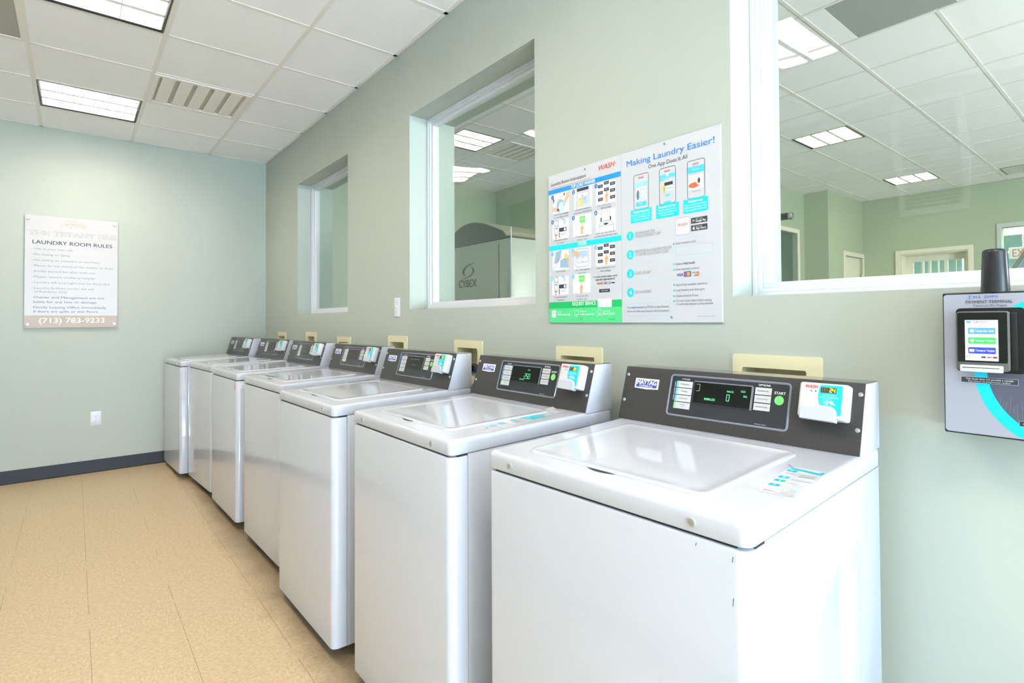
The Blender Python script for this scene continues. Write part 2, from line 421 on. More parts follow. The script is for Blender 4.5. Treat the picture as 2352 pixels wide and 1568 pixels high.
def ceiling_light(x0, y0, z, label, group, lamp, w=T2, d=T2, trimm=None):
    t = thing('ceiling_light', label, 'ceiling light', (x0+w/2, y0+d/2, z), 0, group)
    a, b = w/2-0.014, d/2-0.014
    m = MB()
    for lo, hi in (((-a,-b,0.0),(-a+0.008,b,0.1)), ((a-0.008,-b,0.0),(a,b,0.1)), ((-a+0.008,-b,0.0),(a-0.008,-b+0.008,0.1)), ((-a+0.008,b-0.008,0.0),(a-0.008,b,0.1))):
        m.box(lo, hi, BLACK)
    m.build('housing', t, smooth=0)
    m = MB(); m.box((-a+0.008, -b+0.008, 0.088), (a-0.008, b-0.008, 0.098), lamp); m.build('diffuser', t, smooth=0)
    m = MB()
    i0, i1 = a-0.026, b-0.014
    def wedge(p0, p1):       # louver blade with a thick lower lip, running p0-p1
        (xa, ya), (xb, yb) = p0, p1
        if xa == xb: m.prism([(xa-0.015,0.004),(xa+0.015,0.004),(xa+0.004,0.05),(xa-0.004,0.05)], 'y', min(ya,yb), max(ya,yb), LOUV)
        else: m.prism([(ya-0.0025,0.002),(ya+0.0025,0.002),(ya+0.001,0.05),(ya-0.001,0.05)], 'x', min(xa,xb), max(xa,xb), LOUV)
    for k in (-1, 1):
        wedge((k*i0/3, -i1), (k*i0/3, i1))
        wedge((-i0, k*i1/3), (i0, k*i1/3))
        m.box((k*i0-0.005, -i1, 0.004), (k*i0+0.005, i1, 0.06), LOUV)
        m.box((-i0, k*i1-0.003, 0.004), (i0, k*i1+0.003, 0.06), LOUV)
    m.build('louver', t, smooth=0)
    return t
LL = ['recessed ceiling light with square louver near the back wall, beside the slatted vent',
      'larger recessed ceiling light cut off by the top edge, nearest light to the camera',
      'recessed ceiling light overhead, mirrored in the large interior window',
      'recessed ceiling light straight above the camera', 'recessed ceiling light behind the camera', 'recessed ceiling light beside the storefront glass']
for x, lb in zip(lights_x, LL): ceiling_light(x, LY0, H, lb, 'laundry room ceiling lights', LAMPW)

# ---- slatted supply vent
t = thing('ceiling_vent', 'white ceiling vent with five wide slats beside the recessed light', 'vent', (VX+T2/2, GY+T2/2-0.005, H))
mb = MB(); a, b = T2/2-0.012, T2/2-0.012
for lo, hi in (((-a,-b,-0.006),(-a+0.03,b,0.012)), ((a-0.03,-b,-0.006),(a,b,0.012)), ((-a+0.03,-b,-0.006),(a-0.03,-b+0.03,0.012)), ((-a+0.03,b-0.03,-0.006),(a-0.03,b,0.012))):
    mb.box(lo, hi, TBAR, 0.002, 1)
mb.build('frame', t, smooth=0)
mb = MB(); mb.box((-a+0.03, -b+0.03, 0.008), (a-0.03, b-0.03, 0.012), mat('vent_shadow_panel', (196, 190, 172), rough=0.7)); mb.build('backing', t, smooth=0)
sw = (2*b-0.075)/5
for k in range(5):
    mb = MB(); y0 = -b+0.045+k*sw
    mb.box((-a+0.045, y0, -0.004), (a-0.045, y0+sw-0.026, 0.002), TBAR, 0.001, 1)
    mb.build('slat', t, smooth=0)
# ---- perforated return tile
t = thing('return_vent', 'grey perforated return air panel in the ceiling at the left edge', 'vent', (RX+T2/2, GY-1.5*T2, H))
mb = MB(); a = T2/2-0.014; mb.box((-a, -a, 0.004), (a, a, 0.009), GREYP); mb.build('perforated_panel', t, smooth=0)
mb = MB()
for lo, hi in (((-a-0.002,-a-0.002,0.0),(-a+0.012,a+0.002,0.004)), ((a-0.012,-a-0.002,0.0),(a+0.002,a+0.002,0.004)), ((-a+0.012,-a-0.002,0),(a-0.012,-a+0.012,0.004)), ((-a+0.012,a-0.012,0),(a-0.012,a+0.002,0.004))):
    mb.box(lo, hi, TBAR)
mb.build('frame', t, smooth=0)

# ---- baseboards (cove vinyl)
def cove(name, axis, a0, a1, at, sgn):
    m = MB(); p = [(0,0),(0.022,0),(0.010,0.006),(0.005,0.016),(0.004,0.102),(0.002,0.106),(0,0.106)]
    q = [(at+sgn*x, z) for x, z in p]
    m.prism(q, axis, a0, a1, BASEB); m.build(name, kind='structure', smooth=0)
cove('baseboard_back', 'y', YL, 0, -L, 1)
cove('baseboard_right', 'x', -L+0.022, XF, 0, -1)
cove('baseboard_left', 'x', -L+0.022, XF, YL, 1)

# ---- interior windows
def interior_window(n, x0, x1, y=0.115):
    r = struct_root('window_%d' % n)
    steps = [(0.000, 0.014, 0.000), (0.014, 0.026, 0.006), (0.026, 0.045, 0.018)]
    m = MB()
    def ringbox(d0, d1, ya, yb):
        a0, b0, a1, b1 = x0+d0, WZ0+d0, x1-d0, WZ1-d0
        e = d1-d0
        m.box((a0, ya, b0), (a0+e, yb, b1), VINYL, 0.002, 2); m.box((a1-e, ya, b0), (a1, yb, b1), VINYL, 0.002, 2)
        m.box((a0+e-0.001, ya, b0), (a1-e+0.001, yb, b0+e), VINYL, 0.002, 2); m.box((a0+e-0.001, ya, b1-e), (a1-e+0.001, yb, b1), VINYL, 0.002, 2)
    for d0, d1, dy in steps: ringbox(d0+0.0004, d1+0.0004, y+dy, y+0.075-dy)
    m.build('window_frame', r, smooth=0)
    m = MB(); m.box((x0+0.04, y+0.0345, WZ0+0.04), (x1-0.04, y+0.0405, WZ1-0.04), GLASS); m.build('glass', r, smooth=0)
for i, (a, b) in enumerate(WINS): interior_window(i+1, a, b)

# ================================================================ WALL THINGS IN THE LAUNDRY ROOM
# ---- light switch
t = thing('light_switch', 'white toggle light switch between the two smaller interior windows', 'light switch', (-3.1205, 0, 1.382))
mb = MB(); mb.box((-0.036, -0.006, -0.0585), (0.036, 0, 0.0585), VINYL, 0.003, 3); mb.build('cover_plate', t)
mb = MB(); mb.prism([(-0.006, -0.006), (-0.016, 0.004), (-0.017, 0.010), (-0.006, 0.009)], 'x', -0.005, 0.005, VINYL, 0.001); mb.build('toggle', t)
for z in (-0.03, 0.03):
    mb = MB(); mb.cyl((0, -0.006, z), (0, -0.0075, z), 0.0035, SCREWM, 14); mb.build('screw', t)
# ---- socket outlet on the back wall
t = thing('wall_outlet', 'white double socket outlet low on the back wall', 'outlet', (-L, -1.365, 0.465), PI/2)
mb = MB(); mb.box((-0.037, -0.006, -0.061), (0.037, 0, 0.061), VINYL, 0.003, 3); mb.build('cover_plate', t)
for z in (0.0195, -0.0195):
    mb = MB(); q = [(0.0165*math.cos(a)*1.02, z+max(-0.0135, min(0.0135, 0.0175*math.sin(a)))) for a in [2*PI*i/28 for i in range(28)]]
    mb.prism(q, 'y', -0.0075, -0.0055, VINYL)
    for x, h_ in ((-0.0062, 0.004), (0.0062, 0.0033)): mb.box((x-0.0009, -0.0079, z+0.002-h_), (x+0.0009, -0.0074, z+0.002+h_), BLACK)
    mb.cyl((0, -0.0074, z-0.0085), (0, -0.0079, z-0.0085), 0.0026, BLACK, 12); mb.build('socket', t)

# ---- laundry room rules sign on the back wall
GRY, LGY, DGY, TANC = (92,94,104), (122,124,134), (50,52,66), (184,170,158)
a = Art(); SWm, SHm = 607, 934
def leaf(cx, cy, ang, l, w):
    p = []
    for i in range(17):
        q = i/16; p.append((q*l, -w*math.sin(PI*q)))
    for i in range(1, 16):
        q = 1-i/16; p.append((q*l, w*math.sin(PI*q)))
    return [(cx+x*math.cos(ang)-y*math.sin(ang), cy+x*math.sin(ang)+y*math.cos(ang)) for x, y in p]
a.line([(216,76),(250,62),(300,56),(350,62),(394,76)], 2.6, (188,156,132))
for kk, (x, y, an, l) in enumerate(((248,63,-0.9,52),(285,58,-0.75,50),(322,57,-0.6,46),(352,63,-0.45,38),(262,60,0.75,42),(298,57,0.65,42),(335,60,0.55,40),(362,66,0.35,32))):
    a.line(leaf(x, y, an, l, 9), 2.4, (188,156,132), 1.35+0.3*kk, True)
def outlined(s, x, y, h, w):
    a.text(s, x, y, h, (104,108,118), w=w, lay=1, bold=0.045); a.text(s, x, y, h, (192,190,191), w=w, lay=2, bold=0.006)
outlined('THE', 23, 164, 38, 128); outlined('TIFFANY', 180, 163, 38, 268); outlined('I&II', 472, 161, 38, 118)
for x0, x1 in ((22,152),(178,450),(470,592)): a.line([(x0,127),(x1,126)], 1.6, (170,172,178), 2); a.line([(x0,165),(x1,164)], 1.6, (170,172,178), 2)
a.text('LAUNDRY ROOM RULES', 47, 236, 29, DGY, w=520, bold=0.016)
for i, (s, w) in enumerate((('Use at your own risk', 243), ('No tinting or dying', 222), ('No sitting on counters or machines', 422), ('Please do not overload the washer or dryer', 520),
        ('Kindly discard lint after each use', 390), ('Please remove clothes promptly', 390), ('Laundry left overnight may be discarded', 488), ('Laundry facilities are for the use', 384))):
    y = 286+46.6*i; a.text(s, 59, y, 17, LGY, w=w); a.text('-', 43, y, 17, GRY, w=9)
a.text('of Residents Only', 59, 643, 17, LGY, w=210)
a.text('Owner and Management are not', 57, 690, 18, GRY, w=458, bold=0.006); a.text('liable for any loss or damage', 57, 728, 18, GRY, w=406, bold=0.006)
a.text('Notify Leasing Office immediately', 57, 773, 18, GRY, w=472, bold=0.006); a.text('if there are spills or wet floors', 57, 808, 18, GRY, w=414, bold=0.006)
a.rect(0, 832, SWm, SHm, TANC); a.text('(713) 783-9233', 92, 894, 41, (250,248,246), w=425, bold=0.02)
t = thing('rules_sign', 'white laundry room rules sign with phone number band on the back wall', 'sign', (-L+0.016, -1.829, 2.193), PI/2)
mb = MB(); mb.box((0, -0.004, -SHm/1000), (SWm/1000, 0.0, 0), SIGNW, 0.0006, 1)
a.put(mb, (0, -0.004, 0), EX, EZ, -EY); mb.build('panel', t, smooth=0)
for x, z in ((0.022,-0.03),(0.585,-0.03),(0.022,-0.905),(0.585,-0.905)):
    mb = MB(); mb.lathe((x, 0.016, z), (0,-1,0), [(0.006,0),(0.006,0.021),(0.0115,0.021),(0.0115,0.027),(0.009,0.0295)], SCREWM, 20); mb.build('standoff', t)

# ---- instruction boards
SKIN, LINE, PBLUE, CYAN, DKB, GRN, LGRN, RED = (232,180,140), (96,110,124), (0,146,250), (0,216,250), (52,60,72), (18,190,100), (84,216,140), (228,58,48)
TXT = (96,100,108)
def hand(a, cx, cy, s=1.0):
    a.poly([(cx-9*s,cy+40*s),(cx-10*s,cy+18*s),(cx-13*s,cy+8*s),(cx-10*s,cy-2*s),(cx-3*s,cy-4*s),(cx-2*s,cy-22*s),(cx+1*s,cy-27*s),(cx+4*s,cy-22*s),(cx+4*s,cy-4*s),(cx+12*s,cy),(cx+13*s,cy+10*s),(cx+8*s,cy+20*s),(cx+7*s,cy+40*s)], SKIN, 2)
    a.line([(cx-6*s,cy+6*s),(cx+2*s,cy+3*s),(cx+8*s,cy+8*s)], 1.1*s, (170,112,80), 3); a.line([(cx-4*s,cy+12*s),(cx+3*s,cy+10*s)], 1.1*s, (170,112,80), 3); a.line([(cx+4*s,cy-4*s),(cx+5*s,cy+6*s)], 1.0*s, (170,112,80), 3)
def num(a, x, y, n, col, rx=8, ry=9):
    a.ell(x, y, rx, ry, col, 3); a.text(n, x, y+4.5, 9, (250,250,252), al='c', bold=0.02, lay=4)
def cellbg(a, x0, y0, x1, y1): a.rect(x0, y0, x1, y1, (232,235,242), 1)
def start_btn(a, cx, y): a.rr(cx-16, y, cx+16, y+26, 3, (120,224,112), 2); a.text('START', cx, y+16, 6, (236,250,236), al='c', lay=3)
def keys(a, x, y):
    for i in range(3):
        for j in range(3):
            if (i, j) == (1, 2): continue
            dy = -8 if i == 1 else 0
            a.rect(x+i*31, y+j*25-4+dy, x+i*31+25, y+j*25+8+dy, DKB, 2); a.text('TEMP', x+i*31+12.5, y+j*25+dy+4, 4, (220,224,230), al='c', lay=3)
    hand(a, x+44, y+38, 0.72)
def payment(a, x, y):
    a.rframe(x+14, y+2, x+36, y+62, 4, 1.6, DKB, 2); a.text('WASH', x+25, y+26, 5, DKB, al='c', lay=3); a.rect(x+19, y+32, x+31, y+35, DKB, 3)
    hand(a, x+22, y+58, 0.5)
    a.rr(x+42, y+34, x+86, y+74, 3, (250,250,252), 2); a.rect(x+42, y+34, x+86, y+50, DKB, 3); a.ell(x+77, y+42, 6, 6, (235,235,240), 4); a.rect(x+42, y+52, x+46, y+74, DKB, 4); a.text('WASH', x+54, y+64, 7, RED, lay=4, shear=.2)
    a.arc(x+67, y+12, 11, 12, -2.4, 1.2, 3, (120,180,220), 2); a.arc(x+67, y+12, 6, 7, -2.4, 1.2, 2.4, (120,180,220), 2)
a = Art()
a.text('Laundry Room Instructions', 18, 46, 13, (40,42,48), w=206); a.line([(18,56),(246,56)], 2.0, (196,120,110), 1)
a.text('WASH', 292, 37, 19, RED, w=82, bold=0.02, shear=0.22); a.line([(292,45),(340,42),(372,43)], 0.8, (190,190,196), 1)
a.rect(0, 61, 403, 80, PBLUE); a.text('TOP LOAD WASHER', 137, 76.5, 13, (250,252,255), w=136, bold=0.025)
cs = [(27,83,126,166),(156,83,255,168),(277,83,377,172),(25,191,125,271),(148,191,251,273),(276,189,376,274)]
for c in cs: cellbg(a, *c)
# 1 pour detergent
a.line([(30,140),(70,100),(120,90)], 1.2, LINE, 2); a.line([(60,165),(120,120)], 1.0, LINE, 2); a.poly([(95,120),(118,84),(126,84),(126,104),(104,128)], SKIN, 2); a.ell(74,134,24,26,(150,190,206),2); a.ell(80,140,16,20,(206,232,238),3)
a.poly([(27,136),(56,140),(66,150),(60,160),(27,152)], SKIN, 4); a.ell(60,150,6,5,(70,70,160),5); a.poly([(28,98),(38,106),(32,124)], (50,56,70), 3); a.poly([(92,90),(102,84),(100,98)], (50,56,70), 3)
# 2 load clothes
a.rect(172, 84, 238, 96, DKB, 2); a.frame(168, 98, 242, 166, 1.2, LINE, 2); a.frame(176, 104, 234, 156, 1.2, LINE, 2)
a.poly([(180,132),(196,120),(204,150),(182,154)], (240,214,120), 3); a.poly([(206,124),(230,118),(230,150),(210,152)], (170,206,234), 3); a.line([(178,122),(190,132),(204,112),(216,132),(230,112)], 1.2, (200,90,90), 4); a.line([(204,108),(204,154)], 1.2, LINE, 4)
keys(a, 288, 96)
payment(a, 24, 192)
start_btn(a, 202, 196); hand(a, 200, 238, 0.72)
a.rect(306, 196, 348, 232, (250,250,252), 2); a.frame(306, 196, 348, 232, 1.1, LINE, 3); a.line([(292,274),(292,250),(302,232),(352,232),(366,250),(366,274)], 1.3, LINE, 3); a.line([(292,250),(366,250)], 1.2, LINE, 3); a.rect(300,218,306,232,DKB,3); a.rect(348,218,354,232,DKB,3); a.poly([(312,243),(328,239),(344,243),(328,248)], DKB, 4)
for (x, y), n in zip(((27,94),(153,94),(278,93),(25,197),(151,197),(276,196)), '123456'): num(a, x, y, n, (20,104,226))
def cap2(x, y, s1, s2, w1=92):
    y += 3; a.text(s1, x, y, 7.0, TXT, w=w1, al='c'); a.text(s2, x, y+12, 7.2, TXT, al='c', wf=0.9)
cap2(80,169,'Add 1/2 cup of detergent','in 1 use inside cylinder',88); cap2(204,169,'Load clothes loosely and','evenly below MAX fill level',92); cap2(328,170,'Select temperature / soil','fabric settings',92)
cap2(75,275,'Use payment method','on machine',76); cap2(200,275,'To start, press fabric','setting or start',76); cap2(325,275,'After use, clean machine','and keep fresh with door open',98)
a.rect(0, 295, 403, 315, CYAN); a.text('DRYER', 178, 310.5, 13, (250,252,255), w=46, bold=0.025)
for c in ((24,318,122,398),(152,318,247,402),(274,316,372,399),(21,425,121,500),(146,423,244,497)): cellbg(a, *c)
a.poly([(34,372),(44,322),(82,318),(64,362)], (150,180,200), 2); a.line([(46,372),(80,340)], 2, (200,90,90), 3); a.poly([(72,358),(122,344),(122,392),(70,388)], (150,186,206), 3); a.poly([(94,338),(110,330),(122,350),(112,356),(98,352)], (238,204,130), 4); a.line([(24,398),(60,366)], 1.2, LINE, 3); a.poly([(112,362),(122,356),(122,384),(114,380)], SKIN, 5)
a.rframe(160, 324, 236, 394, 12, 1.6, LINE, 2); a.rr(166, 332, 230, 380, 10, (170,200,226), 2); a.poly([(168,362),(190,352),(206,366),(196,378),(170,376)], (226,214,240), 3); a.ell(216,366,13,10,(236,238,214),3); a.poly([(148,334),(172,330),(186,342),(176,352),(152,350)], SKIN, 4)
keys(a, 285, 330); payment(a, 21, 424); start_btn(a, 196, 428); hand(a, 194, 470, 0.72)
for (x, y), n in zip(((23,329),(150,329),(275,327),(21,431),(148,431)), '12345'): num(a, x, y, n, (60,190,236), 7.5, 8.5)
a.text('Clear lint screen', 73, 407, 7.2, TXT, al='c', w=56); cap2(199,406,'Load 1 wash load and','close door',76); cap2(324,407,'Select temperature / soil','fabric settings',92); cap2(72,509,'Use payment method','on machine',76); cap2(197,509,'To start, press fabric','setting or start',72)
a.text('To submit a service request, simply', 258, 443, 7.4, (50,54,60), w=126, bold=.008); a.text('report the 5-digit machine ID:', 272, 454, 7.4, (50,54,60), w=100, bold=.008); a.text('WASH', 280, 470, 9.5, RED, w=32, shear=.22, bold=.02); a.text('ABC 123', 316, 470, 9.5, DKB, w=34); a.rect(354,464,370,468,DKB,2); a.rect(290,487,345,500,DKB,2); a.text('MACHINE ID', 302, 496, 5.5, (200,206,214), w=34, lay=3)
a.rect(0, 529, 403, 555, GRN); a.rect(0, 555, 403, 613, LGRN); a.rect(282, 524, 354, 555, (238,241,246), 2); a.text('REQUEST SERVICE', 142, 545, 13, (246,252,248), w=130, bold=0.02)
a.rr(17, 563, 43, 592, 4, (240,244,246), 2); a.text('WASH', 30, 577, 6, RED, al='c', lay=3); a.text('Get the', 51, 573, 7.5, (226,250,236), w=26); a.text('WASH-Connect App', 51, 584, 7.5, (240,252,246), w=78, bold=.01)
for x in (137, 276): a.line([(x,562),(x,594)], 0.9, (180,240,206), 2)
a.frame(154,566,178,582,2,(226,250,236),2); a.line([(160,588),(172,588)],2,(226,250,236),2); a.text('Online at', 186, 573, 7.5, (226,250,236), w=36); a.text('wash.com/service', 186, 584, 7.5, (240,252,246), w=78, bold=.01)
a.arc(293,571,8,9,0,2*PI,2,(226,250,236),2); a.arc(293,590,11,8,PI,2*PI,2,(226,250,236),2); a.text('Call us at', 308, 573, 7.5, (226,250,236), w=38); a.text('800.342.5932', 308, 584, 7.5, (240,252,246), w=60, bold=.01)
a.text('IN-APP-GUIDE', 340, 603, 4, (30,110,70), w=30)
def board(name, label, x0, x1, art, kx, screws):
    t = thing(name, label, 'sign', (x0, 0, 1.898))
    h_ = 0.6105
    m = MB(); m.box((0, -0.007, -h_), (x1-x0, 0, 0), POSTER, 0.0008, 1)
    art.put(m, (0, -0.007, 0), EX, EZ, -EY, kx=kx, ky=h_/0.6135); m.build('panel', t, smooth=0)
    for x, z in screws:
        m = MB(); m.lathe((x-x0, -0.007, z-1.898), (0,-1,0), [(0.004,0),(0.0042,0.001),(0.003,0.002)], STEEL, 14); m.build('screw', t)
board('instruction_board', 'white laundry room instructions board with blue, cyan and green bands', -1.7075, -1.3115, a, 0.396/0.403, ((-1.494,1.883),(-1.519,1.304)))

PB = (34,132,226)
a = Art()
a.text('Making Laundry Easier!', 28, 54, 21, PB, w=358, bold=0.01); a.text('One App Does It All', 126, 80, 13.5, (64,66,72), w=160)
def phone(x0, x1, yb):
    a.rframe(x0, 92, x1, 214, 8, 2.2, (96,100,110), 1); a.text('WASH', (x0+x1)/2, 108, 7, RED, w=23, al='c', shear=.2, bold=.01)
phone(60,126,214); phone(173,239,214); phone(285,350,214)
a.rect(62,119,125,134,(150,222,240),2); a.text('Room 1', 93, 127, 4, (240,250,255), al='c'); a.rect(72,138,116,184,(226,234,244),2); a.ell(79,164,6,18,(90,120,150),3); a.arc(98,162,14,18,0,2*PI,2.2,(120,190,220),3); a.text('23', 98, 167, 10, (120,190,220), al='c'); a.rr(71,190,116,204,2,(60,206,238),2); a.text('PAY', 93, 199, 5, (240,250,255), al='c')
a.poly([(175,114),(237,114),(237,128),(206,132),(175,136)], (90,206,240), 2); a.rect(175,110,237,114,(170,230,246),2); a.ell(206,117,6,6,(230,246,252),3); a.text('Request Service', 206, 130, 4.4, (240,250,255), al='c'); a.rect(194,142,228,153,DKB,3); a.poly([(184,144),(194,144),(194,178),(184,178)], (240,200,120), 2); a.rect(192,154,228,172,(206,216,228),2); a.line([(194,164),(226,164)],1.2,(140,150,164),3); a.rr(197,182,214,190,1.5,(80,206,236),2); a.rr(191,206,220,213,1.5,(80,206,236),2); a.line([(184,198),(230,198)], .7, (190,196,204), 2)
a.rect(287,112,348,133,(70,200,240),2); a.text('Resources', 317, 124, 4.6, (240,250,255), al='c'); a.rect(291,140,345,186,(220,220,224),2); a.ell(314,148,16,8,(240,240,242),3); a.ell(310,172,20,9,(226,110,70),3); a.ell(328,160,9,13,(240,240,240),4); a.ell(329,160,5,9,(90,70,60),5); a.text('Laundry tips', 318, 194, 4, (90,90,96), al='c')
for i, y in enumerate((199, 204, 209)): a.line([(292,y),(344,y)], .8, (196,200,206), 2)
for (x0, x1), tt in zip(((46,138),(158,250),(269,361)), (('Mobile Payment','Pay with your phone, view','transaction history and','request refunds in-app'), ('Request Service','Report issues, submit','and get confirmation of','service requests'), ('Resources','Get stain remove advice,','helpful laundry tips, fabric','washing guides and more!'))):
    a.rr(x0, 214, x1, 260, 2.5, CYAN, 3); c = (x0+x1)/2
    a.text(tt[0], c, 226, 7.6, (248,253,255), al='c', bold=.025, lay=4, w=70 if len(tt[0]) > 10 else 52)
    for k, s in enumerate(tt[1:]): a.text(s, c, 235.5+8.6*k, 5.6, (236,250,255), al='c', lay=4, w=min(84, 3.35*len(s)))
a.rframe(237.5,270,293.5,326,8,1.8,(176,168,196),1); a.rr(239,271.5,292,324.5,7,(250,250,252),2); a.text('WASH', 265, 298, 10, RED, w=40, al='c', shear=.22, bold=.02); a.text('CONNECT', 265, 311, 7, (196,200,208), w=40, al='c')
for y, s1, s2 in ((277,'GET IT ON','Google Play'),(301,'Download on the','App Store')):
    a.rr(298, y, 358, y+18.5, 1.5, (58,60,68), 2); a.text(s1, 315, y+6.5, 3.6, (226,228,232), w=24); a.text(s2, 315, y+14.5, 7, (244,246,248), w=38, bold=.012)
a.poly([(303,280),(303,292.5),(313,286)], (70,190,150), 3); a.poly([(303,286),(303,292.5),(309,288.5)], (230,90,80), 4); a.poly([(309,288.5),(313,286),(309,283.6)], (246,200,70), 4)
a.ell(307.5,311.5,4,4.6,(244,246,248),3); a.ell(309,306,1.4,1.6,(244,246,248),3); a.ell(311.6,310.5,1.7,1.7,(58,60,68),4)
for y, n in ((304,'1'),(371,'2'),(439,'3'),(506,'4')): a.ell(41, y, 16.5, 16.5, CYAN, 1); a.text(n, 41, y+8.5, 16.5, (250,252,255), al='c', bold=.02)
TH = (136,140,148)
a.text('DOWNLOAD THE', 66, 302.5, 9.5, TH, w=86, bold=-.006); a.text('WASH-CONNECT APP', 66, 314, 9.5, TH, w=110, bold=-.006)
a.text('REGISTER IN LAUNDRY ROOM', 65, 367, 9.5, TH, w=155, bold=-.006); a.text('OR', 65, 379, 9.5, (40,186,226), w=15); a.text('ENTER LOCATION CODE', 84, 379, 9.5, TH, w=124, bold=-.006)
a.text('LOAD MONEY', 64, 443, 9.5, TH, w=71, bold=-.006); a.text('DO LAUNDRY', 64, 510, 9.5, TH, w=71, bold=-.006)
for y in (337, 404, 471):
    for k in range(73): a.rect(18+k*5.03, y-.7, 20.2+k*5.03, y+.7, (150,206,222), 1)
TB = (112,116,124); BUL = (60,190,196)
for y in (353, 420, 438, 489, 507, 526, 543): a.rect(226.5, y-3, 232, y+3, BUL, 1)
a.text('Enter location code', 238, 356, 7.6, TB, w=77); a.text('Select', 238, 424, 7.6, TB, w=26); a.text('Add Funds', 267, 424, 7.6, (60,62,68), w=44, bold=.014)
a.text('Enter payment method', 238, 442, 7.6, TB, w=89); a.text('Search for available machines', 238, 493, 7.6, TB, w=117); a.text('Load laundry and detergent', 238, 510.5, 7.6, TB, w=108)
a.text('Select machine & pay', 238, 529, 7.6, TB, w=84); a.text('To start cycle, select fabric setting', 238, 545.5, 7.6, TB, w=132); a.text('or push start button on the machine', 238, 556, 7.6, TB, w=138)
a.frame(237, 365, 377, 394, 1.1, (150,206,226), 1)
a.text('VISA', 241, 461, 8.4, (40,70,170), w=24, shear=.2, bold=.03); a.rr(268,447,296,465,2.5,(40,110,200),2); a.ell(278,456,6.5,6.5,(232,70,60),3); a.ell(286,456,6.5,6.5,(246,160,60),4); a.text('DISCOVER', 300, 455, 4.4, (110,80,80), w=26, bold=.01); a.poly([(304,462),(326,455),(326,465),(310,465)], (246,130,60), 3)
a.rframe(18, 545, 212, 588.5, 5, 1.1, (150,206,226), 1); a.text('Text', 25, 563, 7.6, TB, w=16); a.text('washconnect', 44, 563, 7.6, (60,120,210), w=58, bold=.008); a.text('to', 105, 563, 7.6, TB, w=8); a.text('77222', 116, 563, 7.6, (60,120,210), w=26); a.text('to stay informed', 146, 563, 7.6, TB, w=60)
a.text('about our latest app features and promotions.', 25, 576.5, 7.6, TB, w=182); a.text('WASH CONNECT EN  190404  POSTER', 319, 595, 2.6, (120,124,130), w=64)
board('app_poster', 'white poster about easier laundry with three phone pictures and four numbered steps', -1.3105, -0.9095, a, 0.401/0.407, ((-1.117,1.888),(-1.095,1.306)))

# ---- washer outlet boxes in the wall
which = ['behind the nearest washer', 'behind the second washer from the camera', 'behind the third washer, dark valve showing', 'behind the middle washer of the row',
         'behind the third washer from the back wall', 'behind the second washer from the back wall', 'nearest the back wall corner']
def outlet_box(x, z, label):
    t = thing('outlet_box', label, 'outlet box', (x, 0, z-BH), 0, 'washer outlet boxes')
    m = MB(); fx0, fz0, fx1, fz1 = 0.030, 0.037, BW-0.042, BH-0.038
    O = [(p[0], -0.006, p[1]) for p in rrect(0, 0, BW, BH, 0.008)]; O0 = [(p[0], 0, p[1]) for p in rrect(0, 0, BW, BH, 0.008)]
    I = [(p[0], -0.006, p[1]) for p in rrect(fx0, fz0, fx1, fz1, 0.006)]; I0 = [(p[0], 0.088, p[1]) for p in rrect(fx0, fz0, fx1, fz1, 0.006)]
    m.loft([O0, O, I, I0], CREAM, cap0=False, cap1=True); m.build('faceplate', t, smooth=30, recalc=True)
    for k, c in ((0.32, (170,40,40)), (0.68, (50,80,170))):
        m = MB(); vx = fx0+(fx1-fx0)*k
        m.cyl((vx, 0.055, fz0+0.001), (vx, 0.055, fz0+0.045), 0.011, STEEL, 14); m.cyl((vx, 0.055, fz0+0.03), (vx, 0.02, fz0+0.03), 0.009, STEEL, 14)
        m.cyl((vx, 0.022, fz0+0.03), (vx, 0.006, fz0+0.03), 0.015, mat('valve_%d' % c[0], c, 0.4), 12); m.build('valve', t)
    return t
OBX = []
for (x, z), w in zip(BOXES, which): OBX.append(outlet_box(x, z, 'cream plastic outlet box in the wall '+w))

# ================================================================ WASHERS
W, ZB, ZL, ZT, ZC, D1, D2, D3, ZK = 0.685, 0.0475, 0.9339, 0.9742, 1.1499, 0.5112, 0.5583, 0.6373, 0.9908
def zbot(y): return ZL-0.002+0.030*y
def ztop(y): return ZT+(ZK-ZT)*y/D1
CV = Vector((0, D2-D1, ZC-ZK)); CH = CV.length; CV.normalize()       # console face: up direction, height
CN = Vector((0, -CV.z, CV.y))                                       # outward normal
CO = Vector((0, D1, ZK))
def onface(u, v, n=0.0): return CO+EX*u+CV*v+CN*n
def deck_pt(u, v, n=0.0): return Vector((u, v, ztop(v)+n))

def sub(mb_, name, parent, **k): return mb_.build(name, parent, **k)

def seven_seg(a, s, x, y, w, h, th, on, off=None, lay=2):
    SEG = {'0':'abcdef','1':'bc','2':'abged','3':'abgcd','4':'fgbc','5':'afgcd','6':'afgedc','7':'abc','8':'abcdefg','9':'abcdfg',' ':''}
    for i, ch in enumerate(s):
        x0 = x+i*w*1.35; P = {'a':((0,0),(1,0)),'b':((1,0),(1,.5)),'c':((1,.5),(1,1)),'d':((0,1),(1,1)),'e':((0,.5),(0,1)),'f':((0,0),(0,.5)),'g':((0,.5),(1,.5))}
        for k in 'abcdefg':
            c = on if k in SEG[ch] else off
            if c is None: continue
            (xa, ya), (xb, yb) = P[k]; a.line([(x0+xa*w, y+ya*h), (x0+xb*w, y+yb*h)], th, c, lay+(1 if c is on else 0))
GLOW = mat('green_segment', (110, 220, 160), rough=0.4, emit=(60, 170, 110), estr=0.5)
YGLOW = mat('yellow_segment', (250, 240, 40), rough=0.4, emit=(255, 240, 0), estr=0.9)

